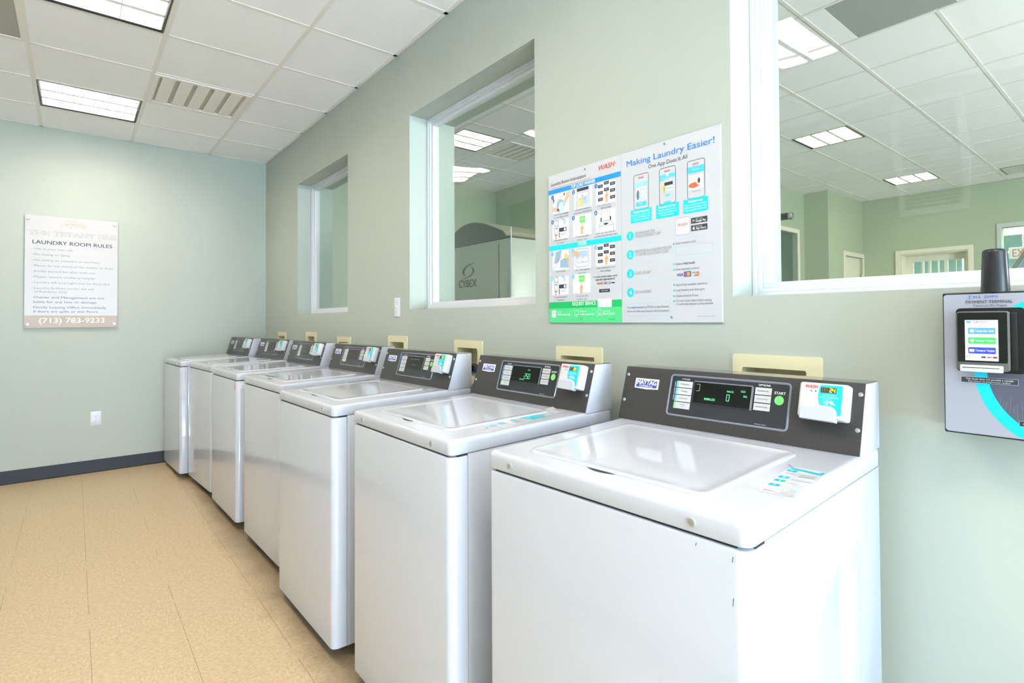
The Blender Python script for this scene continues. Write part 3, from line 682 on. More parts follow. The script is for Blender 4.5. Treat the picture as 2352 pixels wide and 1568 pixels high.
def make_display_mesh(kind):
    m = MB(); x0, x1, v0, v1 = 0.2535, 0.4195, 0.0760, 0.1345
    q = [onface(x0, v0, 0.0034), onface(x1, v0, 0.0034), onface(x1, v1, 0.0034), onface(x0, v1, 0.0034)]
    m.face(q, BLACKG, CN)
    # flat frame; light on right and upper bevels, shade on others, painted by material
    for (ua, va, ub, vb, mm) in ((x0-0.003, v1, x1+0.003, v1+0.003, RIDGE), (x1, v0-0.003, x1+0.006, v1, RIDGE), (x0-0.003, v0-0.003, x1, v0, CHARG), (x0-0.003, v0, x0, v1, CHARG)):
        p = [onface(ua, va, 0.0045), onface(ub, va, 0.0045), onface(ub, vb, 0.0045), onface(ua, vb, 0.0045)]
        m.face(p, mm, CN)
    a = Art()   # mm from the top left of the glass
    if kind == 1:
        seven_seg(a, '0', 99, 27, 7.5, 17, 1.5, GLOW); a.text('MINUTES', 98, 21, 4.5, GLOW, w=19); a.text('COLD', 137, 17.5, 5, GLOW, w=13); a.text('REG', 146, 30, 5, GLOW, w=10)
        a.text('NORMAL ECO', 34, 48, 6, GLOW, w=32, bold=.02); a.line([(4,6),(15,6),(15,24),(5,25)], 0.9, (186,190,188), 1)
    elif kind == 2:
        seven_seg(a, '250', 78, 27, 9, 18, 1.4, GLOW); a.ell(92.5, 36, 1.1, 1.1, GLOW); a.text('NORMAL ECO', 52, 52, 5, GLOW, w=28); a.text('COLD', 92, 14, 4.5, GLOW, w=14)
    elif kind == 3:
        a.text('WASH  RINSE  SPIN', 30, 16, 4.5, (110,122,112), w=90); a.text('NORMAL', 60, 44, 5, (110,122,112), w=40)
    elif kind == 4:
        a.line([(20,50),(40,14),(60,40)], 0.6, (96,96,98), 1); a.line([(90,50),(120,10)], 0.6, (96,96,98), 1)
    a.put(m, onface(x0, v1, 0.0034), EX, CV, CN)
    return m.mesh('display', 0)
RU0, RU1, RV0, RV1, RH = 0.5475, 0.6565, 0.0715, 0.1555, 0.030
def make_reader_label(digits):
    """printed face of the card reader with its small number window"""
    m = MB(); a = Art()     # mm from the upper left corner of the reader front
    TEALC = (0, 198, 222); y1 = 73
    a.poly([(42,1.5),(90,1.5),(90,70),(82,70),(81,62),(76,54),(66,50),(44,50),(41,44),(38.5,34),(38,22),(39.5,10)], TEALC, 1)
    a.text('WASH', 8.5, 11, 7.6, (226,60,60), w=28, shear=.22, bold=.03); a.ell(22, 17.5, 1.6, 1.6, (50,50,52)); a.ell(32, 17.5, 1.6, 1.6, (50,50,52)); a.line([(10,22),(34,22)], .4, (200,200,206), 1)
    a.rect(43, 7, 77, 20, (74,62,40), 2)
    seven_seg(a, '88', 46.5, 9.3, 4.6, 8.4, 1.1, (116,98,72), None, 3); seven_seg(a, digits, 63.2, 9.3, 4.6, 8.4, 1.5, YGLOW, None, 3)
    a.text('TO PAY HOLD', 62, 27, 3.2, (214,246,250), al='c', w=28, lay=2); a.text('PHONE / CARD HERE', 62, 32, 3.2, (214,246,250), al='c', w=40, lay=2); a.ell(83, 25, .9, .9, (30,30,32), 2)
    a.arc(60, 42, 15, 8, 0.5, 5.4, .8, (170,236,246), 2)
    for k in range(4): a.arc(50+k*1.5, 42, 3+k*1.6, 2.5+k*1.4, -1.0, 1.0, 1.3, (236,252,255), 3)
    a.poly([(64,38),(70,38),(77,46),(76,48),(70,45),(66,46)], (200,242,248), 3)
    a.put(m, onface(RU0+0.008, RV1-0.004, RH), EX, CV, CN)
    return m.mesh('reader_label', 0)

def deck_mesh():
    m = MB(); r = 0.020; x0, x1, y0, y1 = 0.0, W, 0.0, 0.642
    def lp(d, zf): return [(p[0], p[1], zf(p[1])) for p in inset_rr(x0, y0, x1, y1, r, d, 7)]
    m.loft([lp(0.004, zbot), lp(0.0012, lambda y: zbot(y)+0.0012), lp(0, lambda y: zbot(y)+0.004), lp(0, lambda y: ztop(y)-0.011), lp(0.0012, lambda y: ztop(y)-0.0065), lp(0.0038, lambda y: ztop(y)-0.0028), lp(0.0075, lambda y: ztop(y)-0.0006), lp(0.012, ztop)], WHITE)
    # small lip line round the lid opening
    return m
def make_washer():
    t = thing('washing_machine', '', 'washing machine', (0, 0, 0), 0, 'top loading washers along the wall')
    # cabinet
    m = MB()
    m.prism([(0.0575, ZB), (0.634, ZB), (0.634, zbot(0.634)-0.0015), (0.0575, zbot(0.0575)-0.0015)], 'x', 0.0015, W-0.0015, WHITE, 0.002, 2)
    # pressed relief on both side walls
    for s in (0, 1):
        def emb(y0, y1, zt0, zt1, off, d):
            q = [(y0+d, 0.10), (y1-d, 0.10), (y1-d, zt1-d), (y1-0.05-d, zt0-d*0.6), (y0+0.10+d, zt0-0.035-d), (y0+d, zt0-0.09-d)]
            X = W-0.0015+off if s else 0.0015-off
            l = [Vector((X, *p)) for p in q]
            return l if s else list(reversed(l))
        m.loft([emb(0.135, 0.50, 0.865, 0.80, -0.0003, 0), emb(0.135, 0.50, 0.865, 0.80, 0.0035, 0.016), emb(0.135, 0.50, 0.865, 0.80, 0.0035, 0.080), emb(0.135, 0.50, 0.865, 0.80, 0.0008, 0.098)], WHITE, False, True)
    m.build('cabinet', t, smooth=40)
    # front panel: wraps round both front corners
    m = MB(); r = 0.024; P = [(W-0.001, 0.0555)]
    for i in range(9): a_ = -PI/2*i/8; P.append((W-0.001-r+r*math.cos(a_), r+r*math.sin(a_)))
    for i in range(9): a_ = -PI/2-PI/2*i/8; P.append((0.001+r+r*math.cos(a_), r+r*math.sin(a_)))
    P.append((0.001, 0.0555)); P.reverse()
    def inner(d): 
        c = Vector((W/2, 0.03)); return [(p[0]+(d if p[0] < W/2 else -d), p[1]+(d if p[1] < 0.05 else 0)) for p in P]
    zt_ = lambda y: zbot(y)-0.0045
    m.loft([[(p[0], p[1], ZB) for p in inner(0.003)], [(p[0], p[1], ZB+0.003) for p in P], [(p[0], p[1], zt_(p[1])-0.005) for p in P], [(p[0], p[1], zt_(p[1])-0.0015) for p in inner(0.0015)], [(p[0], p[1], zt_(p[1])) for p in inner(0.005)]], WHITE)
    m.build('front_panel', t, smooth=40, recalc=True)
    m = MB(); m.box((0.026, 0.007, 0.90), (W-0.026, 0.0572, zbot(0)+0.001), GASK); m.box((0.004, 0.026, 0.90), (W-0.004, 0.0572, zbot(0)+0.001), GASK); m.build('gasket', t, smooth=0)
    # deck and lid
    m = deck_mesh(); m.build('top_deck', t, smooth=60, recalc=True)
    m = MB(); X0, Y0, X1, Y1, R = 0.078, 0.058, 0.577, 0.462, 0.034
    def lp(d, n): return [tuple(deck_pt(p[0], p[1], n)) for p in inset_rr(X0, Y0, X1, Y1, R, d, 8)]
    m.loft([lp(0, -0.001), lp(0, 0.0014), lp(0.0015, 0.0030), lp(0.005, 0.0042), lp(0.011, 0.0044), lp(0.017, 0.0038), lp(0.026, 0.0026), lp(0.04, 0.0023)], WHITE)
    lid = m.build('lid', t, smooth=60, recalc=True)
    m = MB(); q = []
    for i in range(13): k = i/12; q.append((0.285+0.080*k, 0.0565-0.009*math.sin(PI*k)))
    top = [tuple(deck_pt(x, y, 0.0009)) for x, y in q]+[tuple(deck_pt(0.365-0.080*i/12, 0.0578, 0.0009)) for i in range(1, 12)]
    m.face(top, GASK, EZ)
    m.loft([[tuple(deck_pt(x, y-0.002, 0.0006)) for x, y in q]+[tuple(deck_pt(x, y, 0.0018)) for x, y in reversed(q)]], WHITE, False, False)
    m.build('lid_handle', lid, smooth=60)
    # console
    m = MB(); m.prism([(D1+0.002, ztop(D1)-0.002), (D2+0.002, ZC-0.0015), (D3, ZC-0.0015), (D3, ztop(D3)-0.002)], 'x', 0.0, W, WHITE, 0.0015, 2)
    m.build('console_housing', t, smooth=40)
    m = MB()
    fx0, fx1 = -0.0004, W-0.0035
    prof = [(D1, ZK+0.0015), (D2, ZC-0.002), (D2+0.0025, ZC), (D3+0.0005, ZC), (D3+0.0005, ZC-0.0013), (D2+0.0032, ZC-0.0013), (D1+0.0018, ZK+0.0015)]
    prof = [(D1, ZK+0.0015), (D2, ZC-0.002), (D2+0.002, ZC-0.0004), (D2+0.004, ZC-0.0012), (D1+0.0018, ZK+0.0015)]
    m.prism(prof, 'x', fx0, fx1, CHAR); fas = m.build('fascia', t, smooth=0)
    m = MB(); m.box((fx0, D2+0.004, ZC-0.0012), (fx1, D3+0.0005, ZC), CHART); m.build('console_top', t, smooth=0)
    # control panel: ridge ring with buttons and display
    m = MB(); u0, v0, u1, v1 = 0.168, 0.031, 0.5205, 0.1535
    def rl(d, n): return [tuple(onface(p[0], p[1], n)) for p in inset_rr(u0, v0, u1, v1, 0.012, d, 6)]
    m.loft([rl(0, 0.0), rl(0.001, 0.0022), rl(0.003, 0.003), rl(0.005, 0.0022), rl(0.0062, 0.0008)], RIDGE, False, False)
    m.loft([rl(0.0062, 0.0008), rl(0.0064, 0.0012)], CHARG, False, True)
    a = Art()
    wt = (236, 238, 240)
    a.text('CYCLES', 40.5, 15.8, 3.7, wt, w=25, bold=.02); a.text('OPTIONS', 267.5, 14.2, 4.6, wt, w=31, bold=.03); a.text('START', 310.5, 31.5, 6.2, wt, w=28.5, bold=.025)
    a.text('COMMERCIAL WASHER', 268, 113.5, 2.0, (200,204,208), w=30)
    a.put(m, onface(u0, v1, 0.0012), EX, CV, CN)
    cp = m.build('control_panel', t, smooth=40)
    dsp = bpy.data.objects.new('display', make_display_mesh(1)); COL.objects.link(dsp); dsp.parent = cp
    def btn(name, ua, va, ub, vb, s, stripe=None):
        mm = MB(); P0 = [onface(ua, va, 0.001), onface(ub, va, 0.001), onface(ub, vb, 0.001), onface(ua, vb, 0.001)]
        d = 0.0006; P1 = [onface(ua+d, va+d, 0.0024), onface(ub-d, va+d, 0.0024), onface(ub-d, vb-d, 0.0024), onface(ua+d, vb-d, 0.0024)]
        mm.loft([[tuple(p) for p in P0], [tuple(p) for p in P1]], BUTTON)
        aa = Art(); w_ = (ub-ua)*1000; h_ = (vb-va)*1000
        if stripe: aa.rect(0.6, 0.6, 6.4, h_-0.6, stripe, 1)
        cx = w_/2+(3 if stripe else 0)
        for k, q in enumerate(s): aa.text(q, cx, h_/2+1.6+(k*4.6 if len(s) == 1 else -2.6+k*5.0), 3.3 if k == 0 else 2.2, (74,76,80), al='c', w=min(w_*0.72, 3.0*len(q)), lay=2)
        aa.put(mm, onface(ua, vb, 0.0024), EX, CV, CN)
        return mm.build(name, cp, smooth=0)
    SB, SG_ = (90, 186, 246), (132, 226, 130)
    for k, s in enumerate((['POWERWASH'], ['WHITES'], ['DELICATES'], ['NORMAL', 'ECO'])):
        vt = 0.1338-k*0.02035; btn('cycle_button', 0.1912, vt-0.0188, 0.2440, vt, s, SG_ if k == 3 else SB)
    for k, s in enumerate((['TEMPERATURE'], ['SOIL LEVEL'], ['EXTRA RINSE'])):
        vt = 0.1353-k*0.0204; btn('option_button', 0.4280, vt-0.0185, 0.4712, vt, s)
    mm = MB(); aa = Art(); aa.text('WARM WATER COLD', 0, 0, 3.0, wt, w=50)
    S0 = onface(0.1885, 0.0785, 0.0013)
    V_, F_ = text_geo('COLD WATER WARM', 0, 0)
    x0 = min(v[0] for v in V_); x1 = max(v[0] for v in V_)
    for f in F_: mm.face([S0+CV*((V_[i][0]-x0)/(x1-x0)*0.052)-EX*(V_[i][1]/CAP*0.003) for i in f], ink(*wt), CN)
    mm.build('panel_lettering', cp, smooth=0)
    mm = MB(); c = onface(0.4922, 0.1066, 0.0008); mm.lathe(c, CN, [(0.0118,0),(0.0118,0.0012),(0.0108,0.0022)], mat('start_green', (120, 226, 122), 0.4), 28); mm.build('start_button', cp)
    # badge: white plate, blue field, white lettering
    m = MB(); b0, b1 = 0.0436, 0.1290
    pl = [(0,0),(85.4,0),(85.6,30),(58,31.5),(42.7,32.6),(27,31.5),(-0.2,30)]
    lo_ = [tuple(onface(b0+x/1000, 0.1310-y/1000, 0.0002)) for x, y in pl]; hi_ = [tuple(onface(b0+x/1000, 0.1310-y/1000, 0.0022)) for x, y in pl]
    m.loft([lo_, hi_], ink(240,242,244))
    a = Art(); a.poly([(5,4),(80.5,4),(80.5,27),(5,27)], (44,70,176), 1); a.text('MAYTAG', 7.5, 18.4, 13.4, (246,248,250), w=70, bold=0.05); a.text('COMMERCIAL', 17, 25.6, 4.8, (240,244,248), w=50, bold=.02)
    a.put(m, onface(b0, 0.1310, 0.0022), EX, CV, CN); m.build('badge', t, smooth=0, recalc=False)
    # card reader
    m = MB()
    def rd(da, db, dc, dd, n): return [tuple(onface(x, v, n)) for x, v in rrect(RU0+da, RV0+dc, RU1-db, RV1-dd, 0.006, 4)]
    m.loft([rd(0, 0, 0, 0, 0), rd(0, 0, 0, 0, 0.018), rd(0.002, 0.004, 0.0015, 0.001, 0.0255), rd(0.006, 0.010, 0.004, 0.003, RH-0.0006), rd(0.008, 0.012, 0.006, 0.0045, RH)], PLASW)
    cr = m.build('card_reader', t, smooth=50)
    rl_ = bpy.data.objects.new('reader_label', make_reader_label('24')); COL.objects.link(rl_); rl_.parent = cr
    m = MB()
    def hl(n, d):
        q = [(RU0+0.010+d, RV0-0.004+d), (RU0+0.088-d, RV0-0.006+d), (RU0+0.089-d, RV0+0.012), (RU0+0.084-d, RV0+0.020-d), (RU0+0.074, RV0+0.0245-d), (RU0+0.030, RV0+0.026-d), (RU0+0.016+d, RV0+0.024-d), (RU0+0.009+d, RV0+0.016)]
        return [tuple(onface(x, v, n)) for x, v in q]
    m.loft([hl(RH-0.012, 0), hl(RH+0.0035, 0), hl(RH+0.005, 0.0015)], PLASG); m.build('card_holder', cr, smooth=40)
    # screws
    for u, v in ((0.0105, 0.140), (0.0105, 0.0600), (0.6735, 0.1396), (0.6730, 0.0585)):
        m = MB(); m.lathe(onface(u, v, 0), CN, [(0.0052,0),(0.0052,0.0012),(0.0038,0.0028),(0.0016,0.003)], SCREWM, 18); m.build('screw', t)
    for u in (0.0903, 0.5815):
        m = MB(); m.lathe((u, 0.0, 0.9505), (0,-1,0), [(0.0085,-0.001),(0.0085,0.0012),(0.0066,0.003),(0.0045,0.0034)], SCREWM, 20); m.build('screw', t)
    for x, y in ((0.09, 0.13), (W-0.09, 0.13), (0.09, 0.57), (W-0.09, 0.57)):
        m = MB(); m.cyl((x, y, 0.0), (x, y, 0.012), 0.021, RUBBER, 16); m.cyl((x, y, 0.012), (x, y, ZB+0.002), 0.007, STEEL, 12); m.build('leveling_foot', t)
    return t, dsp, rl_

def sticker(parent, origin, u, size, art, n=EZ, plane=None, curl=True, mats_=None):
    """thin printed sticker on the deck: origin = top left corner, u = reading direction (deck plane)"""
    m = MB(); w, h = size; u = Vector(u).normalized()
    slope = Vector((0, D1, ZK-ZT)).normalized(); nn = EX.cross(slope).normalized()
    U = (EX*u.x+slope*u.y).normalized(); V = nn.cross(U).normalized()
    O = deck_pt(origin[0], origin[1], 0.0005)
    film = mats_ or mat('sticker_film', (203, 206, 214), rough=0.12)
    m.face([O, O+U*w, O+U*w-V*h, O-V*h], film, nn)
    art.put(m, O, U, V, nn, eps=0.00012)
    if curl:     # lifted corners
        for (p, q, r_) in curl:
            A, B_, C_ = [O+U*x*0.001-V*y*0.001 for x, y in (p, q, r_)]
            m.face([A+nn*0.0004, B_+nn*0.0004, C_+nn*0.007], ink(214,214,218)); m.face([A+nn*0.0006, B_+nn*0.0006, C_+nn*0.0074-U*0.001], ink(176,174,174))
    return m.build('instruction_sticker', parent, smooth=0)

proto, p_disp, p_read = make_washer()
POSE = [(-1.13091,-0.72674,0.03292), (-1.96053,-0.74123,-0.0064), (-2.78664,-0.77362,0.01661), (-3.66977,-0.73389,0.02989), (-4.50498,-0.76175,0.02809), (-5.30988,-0.79407,0.06865), (-6.038,-0.8854,0.05665)]
LAB = ['nearest white top-loading washer, short peeling sticker on its deck and card reader showing 24',
       'white washer beside the nearest one, long teal sticker along its deck, card reader showing 23',
       'third white washer from the camera, small torn sticker at the back of its deck',
       'middle white washer of the seven in the row, no sticker on its deck',
       'white washer with red sticker at its front corner, third from back wall',
       'second white washer from the back wall, pale round scuff on its console badge',
       'last white washer in the row, standing against the back wall']
WASH_ = []
for i, (x, y, r_) in enumerate(POSE):
    o = proto if i == 0 else copy_tree(proto)
    o.location = (x, y, 0); o.rotation_euler = (0, 0, r_); o['label'] = LAB[i]; WASH_.append(o)
dmesh = {k: make_display_mesh(k) for k in (2, 3, 4)}; rmesh = {d: make_reader_label(d) for d in ('23', '22')}
for i in range(1, 7):
    for c in kids(WASH_[i]):
        for g_ in kids(c):
            if g_.name.startswith('display'): g_.data = dmesh[(2, 3, 4, 3, 3, 3)[i-1]]
            if g_.name.startswith('reader_label'): g_.data = rmesh['23' if i == 1 else '22']

TEALS = (0, 176, 196); LGR = (176, 206, 214)
# sticker on the nearest washer
a = Art()
a.poly([(5,8),(62,20),(66,8),(70,9),(68,30),(62,33),(6,17)], TEALS, 2)
for y, n in ((24,'1'),(75,'2'),(100,'3'),(132,'4')): a.rr(3, y, 23, y+15, 3, TEALS, 1); a.text(n, 13, y+11, 7, (240,250,252), al='c', lay=2)
a.rect(28,24,62,30,LGR); a.rect(28,33,66,38,LGR); a.rect(6,50,26,54,(236,120,110)); a.line([(27,64),(31,44)],1,(120,120,124)); a.rect(34,48,64,54,(150,140,136)); a.rect(34,58,64,66,(150,140,136))
a.rect(28,76,48,80,LGR); a.rect(30,88,66,93,(150,146,144)); a.rect(28,102,52,107,LGR); a.rect(26,114,46,117,(170,150,146)); a.rect(50,114,66,117,(200,190,188)); a.rect(28,136,66,140,LGR); a.rect(28,144,66,149,LGR)
a.frame(34,154,56,170,.8,(120,120,124)); a.text('WASH', 6, 182, 8, (236,90,76), w=16, shear=.2); a.line([(22,182),(44,184)], 1.2, (120,96,90))
sticker(WASH_[0], (0.600, 0.348), (0.992, 0.11, 0), (0.070, 0.190), a, curl=[((0,0),(9,7),(-1,9)), ((36,180),(60,189),(58,176))])
# long sticker on the second washer
a = Art()
a.rect(4,120,88,200,TEALS,1); a.text('CHOOSE', 46, 148, 11, (220,244,248), al='c', w=56, lay=2); a.text('YOUR WAY TO PAY', 46, 168, 8, (220,244,248), al='c', w=66, lay=2); a.text('TAP', 46, 186, 10, (220,244,248), al='c', lay=2)
for y, n in ((60,'4'),(226,'1'),(286,'2'),(326,'3'),(366,'4')): a.rr(6, y, 30, y+22, 4, TEALS, 1); a.text(n, 18, y+15, 9, (240,250,252), al='c', lay=2)
a.text('WASH', 40, 30, 14, (230,90,80), w=44, shear=.2, bold=.02)
for y, c in ((40,LGR),(52,LGR),(72,(150,140,136)),(84,LGR),(100,(150,140,136)),(232,(190,140,136)),(244,(150,140,136)),(256,(190,140,136)),(290,(140,136,134)),(302,LGR),(330,LGR),(342,(160,156,154)),(370,LGR),(384,(200,130,120))): a.rect(36, y, 84, y+5, c)
a2 = Art(); a2.items = [([(x*0.74, y*0.93) for x, y in p_], f_, c_, l_) for p_, f_, c_, l_ in a.items]
a2.text('WASH', 7, 378, 9, (230,90,80), w=24, shear=.2)
sticker(WASH_[1], (0.528, 0.497), (0.975, 0.22, 0), (0.070, 0.385), a2, curl=[((4,84),(30,8),(10,2)), ((16,372),(34,378),(26,366))])
# small sticker on the third
a = Art(); a.rect(2,3,40,12,TEALS); a.rect(4,16,36,22,LGR); a.rect(2,26,24,32,(200,120,112)); a.rect(6,36,40,42,(120,112,108)); a.text('WASH', 6, 56, 8, (230,90,80), w=26, shear=.2); a.rect(8,64,40,72,TEALS); a.rect(10,82,36,90,(140,130,124))
sticker(WASH_[2], (0.585, 0.478), (0.97, 0.2, 0), (0.048, 0.12), a, curl=[((0,2),(8,6),(2,12))])
# red and white sticker at the front corner of the fifth
m = MB(); a = Art(); a.rect(0,0,14,46,(228,86,84)); a.rect(2,6,12,12,(246,220,216),2)
a.put(m, (0.6435, -0.0004, 0.918), EX, EZ, -EY)
a = Art(); a.rect(0,0,26,34,(226,228,230)); a.text('5', 12, 20, 9, (90,92,100), al='c'); a.line([(4,26),(22,24)], 1.2, (90,92,100), 2); a.rect(18,2,25,5,(60,170,180),2)
a.put(m, (W-0.0006, 0.024, 0.915), EY, EZ, EX); m.build('corner_sticker', WASH_[4], smooth=0)

m = MB()
for x, z, h_, w_ in ((0.588, 0.912, 0.006, 0.0012), (0.655, 0.905, 0.010, 0.0010), (0.655, 0.835, 0.014, 0.0010)):
    m.face([(x, -0.0004, z), (x+w_, -0.0004, z+0.001), (x+w_*2.2, -0.0004, z+h_), (x+w_, -0.0004, z+h_)], GASK, -EY)
m.build('scuff_marks', WASH_[0], smooth=0)['label'] = 'dark scuffs on the front'
# ---- supply hose on one valve, showing between the second and third consoles
bx, bz = BOXES[2]; zz = -BH+BH
P = [(0.154, 0.012, 0.067), (0.165, -0.02, 0.085), (0.25, -0.035, 0.105), (0.305, -0.045, 0.05), (0.315, -0.045, -0.08), (0.30, -0.045, -0.5)]
pts = []
for k in range(len(P)-1):
    for q in range(6): pts.append(Vector(P[k]).lerp(Vector(P[k+1]), q/6))
for _ in range(6): pts = [pts[0]]+[(pts[k-1]+pts[k]*2+pts[k+1])/4 for k in range(1, len(pts)-1)]+[pts[-1]]
m = MB(); m.tube(pts, 0.011, RUBBER, 12); ho = m.build('supply_hose', OBX[2]); ho['label'] = 'black hose'

# ================================================================ PAYMENT TERMINAL
KX0, KX1, KZ0, KZ1, KY = -0.3335, -0.1435, 1.0552, 1.3505, -0.10
t = thing('payment_terminal', 'grey wall payment terminal with touch screen and black antenna', 'payment terminal', (KX0, 0, KZ0))
kw, kh = KX1-KX0, KZ1-KZ0
mb = MB(); mb.box((0, KY+0.003, 0), (kw, 0, kh), BLACK, 0.003, 2); mb.build('housing', t)
mb = MB()
fp = [(p[0], p[1]) for p in rrect(0.003, 0.004, kw-0.003, kh-0.004, 0.006, 6)]
mb.prism(fp, 'y', KY, KY+0.004, KIOSKG)
a = Art(); TQ = (0, 206, 236); NV = (84, 86, 104)
ccx, ccy = 210, 157.7
def clipped_disc(R, col, lay):
    pts = []
    for i in range(72):
        an = 2*PI*i/72; x = ccx+R*math.cos(an); y = ccy+R*math.sin(an)
        pts.append((max(4, min(kw*1000-4, x)), max(5, min(kh*1000-5, y))))
    a.poly(pts, col, lay)
clipped_disc(157.6, TQ, 1); clipped_disc(136, NV, 2)
a.rr(4, 5, 130, 26, 3, (186,188,198), 1) if False else None
a.text('PAYMENT TERMINAL', 41, 23.3, 6.0, (72,74,82), w=75, lay=3, bold=.012); a.text('Terminal De Pagos', 53, 30.2, 4.8, (92,94,102), w=54, lay=3)
INKB = (60, 90, 200)
hx, hy = 44, 7
for st in ([(0,1),(7,0)],[(3.5,0.5),(3.5,6)],[(0,6.5),(7,6)],[(10,1),(10.5,6)],[(15,1),(15,6)],[(10.2,3.5),(15,3)],[(21,1),(18.5,1.6),(18.8,3),(21.5,4),(21,6),(18,6)],
           [(31,1),(28.5,2.4),(28.5,5),(31.5,6),(34,4.5),(34,2),(31,1)],[(37,0.5),(36.5,3.4),(41,3)],[(41,0),(41,6)],[(44,0.2),(43.5,3.2),(48,2.6)],[(48.5,-0.3),(48,6)]):
    a.line([(hx+x, hy+y) for x, y in st], 0.9, INKB, 3)
a.rect(31, 175, 122, 186.5, (58,58,66), 3); a.frame(31, 175, 122, 186.5, .6, (196,198,206), 4); a.text('This kiosk does not provide a receipt', 39, 180, 2.9, (240,242,246), w=76, lay=5, bold=.02); a.text('Este kiosco no proporciona recibos', 43, 184.6, 2.9, (226,228,234), w=67, lay=5)
a.rect(122, 255.5, 182, 266, (50,50,58), 3); a.frame(122, 255.5, 182, 266, .6, (196,198,206), 4); a.text('CREDIT / DEBIT', 128, 263, 4, (230,232,238), w=48, lay=5)
for k in range(9):
    x = 96+k*5+random.uniform(-2, 2); a.line([(x, 222+random.uniform(-14, 10)), (x-6+k*1.2, 250+random.uniform(-10, 6))], 0.35, (140,140,154), 3)
a.rr(24, 33, 134.5, 164, 8, (20,20,22), 4)      # black recess round the reader module
a.put(mb, (0, KY, kh), EX, EZ, -EY); mb.build('face_plate', t, smooth=0)
# reader module
mb = MB(); P0 = rrect(0.0275, kh-0.1605, 0.116, kh-0.0395, 0.007, 5)
def ml(d, y): return [(p[0], y, p[1]) for p in inset_rr(0.0275, kh-0.1605, 0.113, kh-0.0395, 0.007, d, 5)]
mb.loft([ml(0, KY-0.0008), ml(0, KY-0.016), ml(0.0015, KY-0.019), ml(0.004, KY-0.020)], mat('reader_bezel', (96,94,92), 0.25)); rm = mb.build('card_terminal', t, recalc=True)
mb = MB(); mb.face([(p[0], KY-0.0204, p[1]) for p in inset_rr(0.0275, kh-0.146, 0.113, kh-0.0395, 0.005, 0.003, 5)], BLACKG, -EY)
SCRW = mat('screen_white', (210, 220, 244), rough=0.3, emit=(206, 216, 246), estr=0.35)
sb = mat('screen_blue', (86,140,214), rough=0.3, emit=(80,130,214), estr=0.35); sg_ = mat('screen_green', (60,196,84), rough=0.3, emit=(50,190,70), estr=0.35); sn = mat('screen_navy', (50,66,176), rough=0.3, emit=(40,60,180), estr=0.35)
a = Art()     # origin at screen upper left
a.rect(0, 0, 53, 82, SCRW, 1); a.rect(2.5,2,10,6,sb,2); a.text('KIOSOFT', 20, 5.6, 3.4, (110,70,120), w=18, bold=.02); a.arc(17.4,4,2,2,0,2*PI,.9,(180,40,60),2); a.arc(48,4,2.6,2.6,0,2*PI,.4,(120,140,170),2); a.text('?', 48, 5.4, 3, (120,140,170), al='c')
for y, mm_, s in ((15.5, sb, 'Comprobar Saldo'), (35, sg_, 'Agregar Fondos'), (55, sn, 'Comprar Tarjeta')):
    a.rr(5, y, 49, y+13, 1.5, mm_, 2); a.text(s, 17, y+8.3, 4.0, (240,246,252), w=30, lay=3, bold=.012); a.ell(11.5, y+6.5, 3.4, 3.4, (226,238,248), 3) if mm_ is not sn else a.rr(7,y+4,15,y+9.5,.8,(226,230,250),3)
a.ell(2.5,75,.9,.9,(50,56,80),2); a.text('Pay', 5, 76, 2.2, (100,110,130), w=4)
a.rect(26,73,33,76.6,(48,60,110),2); a.rect(35,73,42,76.6,(190,110,70),2); a.rect(44,73,51,76.6,(110,60,100),2)
a.put(mb, (0.043, KY-0.0204, kh-0.0575), EX, EZ, -EY); mb.build('touch_screen', rm, smooth=0)
mb = MB(); mb.box((0.034, KY-0.024, kh-0.1625), (0.103, KY-0.018, kh-0.1485), mat('slot_silver', (214,214,216), 0.3), 0.002, 2); mb.box((0.038, KY-0.0243, kh-0.1545), (0.098, KY-0.0239, kh-0.1532), BLACK); mb.build('card_slot', rm)
mb = MB(); mb.box((0.1135, KY-0.014, kh-0.158), (0.124, KY-0.0008, kh-0.043), BLACK, 0.002, 2); mb.build('side_rail', t)
# antenna
mb = MB(); ax_ = (KX1-KX0)/2-0.010; mb.lathe((ax_, -0.075, kh-0.001), EZ, [(0.0245,0),(0.0235,0.012),(0.0205,0.082),(0.0195,0.086),(0.016,0.0885),(0.004,0.089)], mat('antenna_black', (34,35,38), rough=0.28), 36); mb.build('antenna', t, smooth=50)
mb = MB(); mb.cyl((0.055, -0.05, 0.001), (0.055, -0.05, -0.006), 0.004, RUBBER, 10); mb.build('lock_plug', t)

# ---- louvered grille high on the opposite wall (seen mirrored in the large window)
t = thing('wall_grille', 'white louvered air grille high on the wall facing the washers, mirrored in the large window', 'vent', (-1.15, YL, 2.46))
mb = MB()
for lo, hi in (((-0.20,0,-0.37),(-0.16,0.02,0.37)), ((0.16,0,-0.37),(0.20,0.02,0.37)), ((-0.16,0,-0.37),(0.16,0.02,-0.33)), ((-0.16,0,0.33),(0.16,0.02,0.37))): mb.box(lo, hi, VINYL)
mb.build('frame', t, smooth=0)
mb = MB()
for k in range(22):
    z = -0.32+k*0.0302; mb.prism([(0.003,z),(0.018,z-0.012),(0.018,z-0.008),(0.003,z+0.006)], 'x', -0.16, 0.16, VINYL)
for k in range(5): mb.box((-0.13+k*0.065-0.002, 0.002, -0.33), (-0.13+k*0.065+0.002, 0.004, 0.33), GREYP)
mb.build('louvers', t, smooth=0)

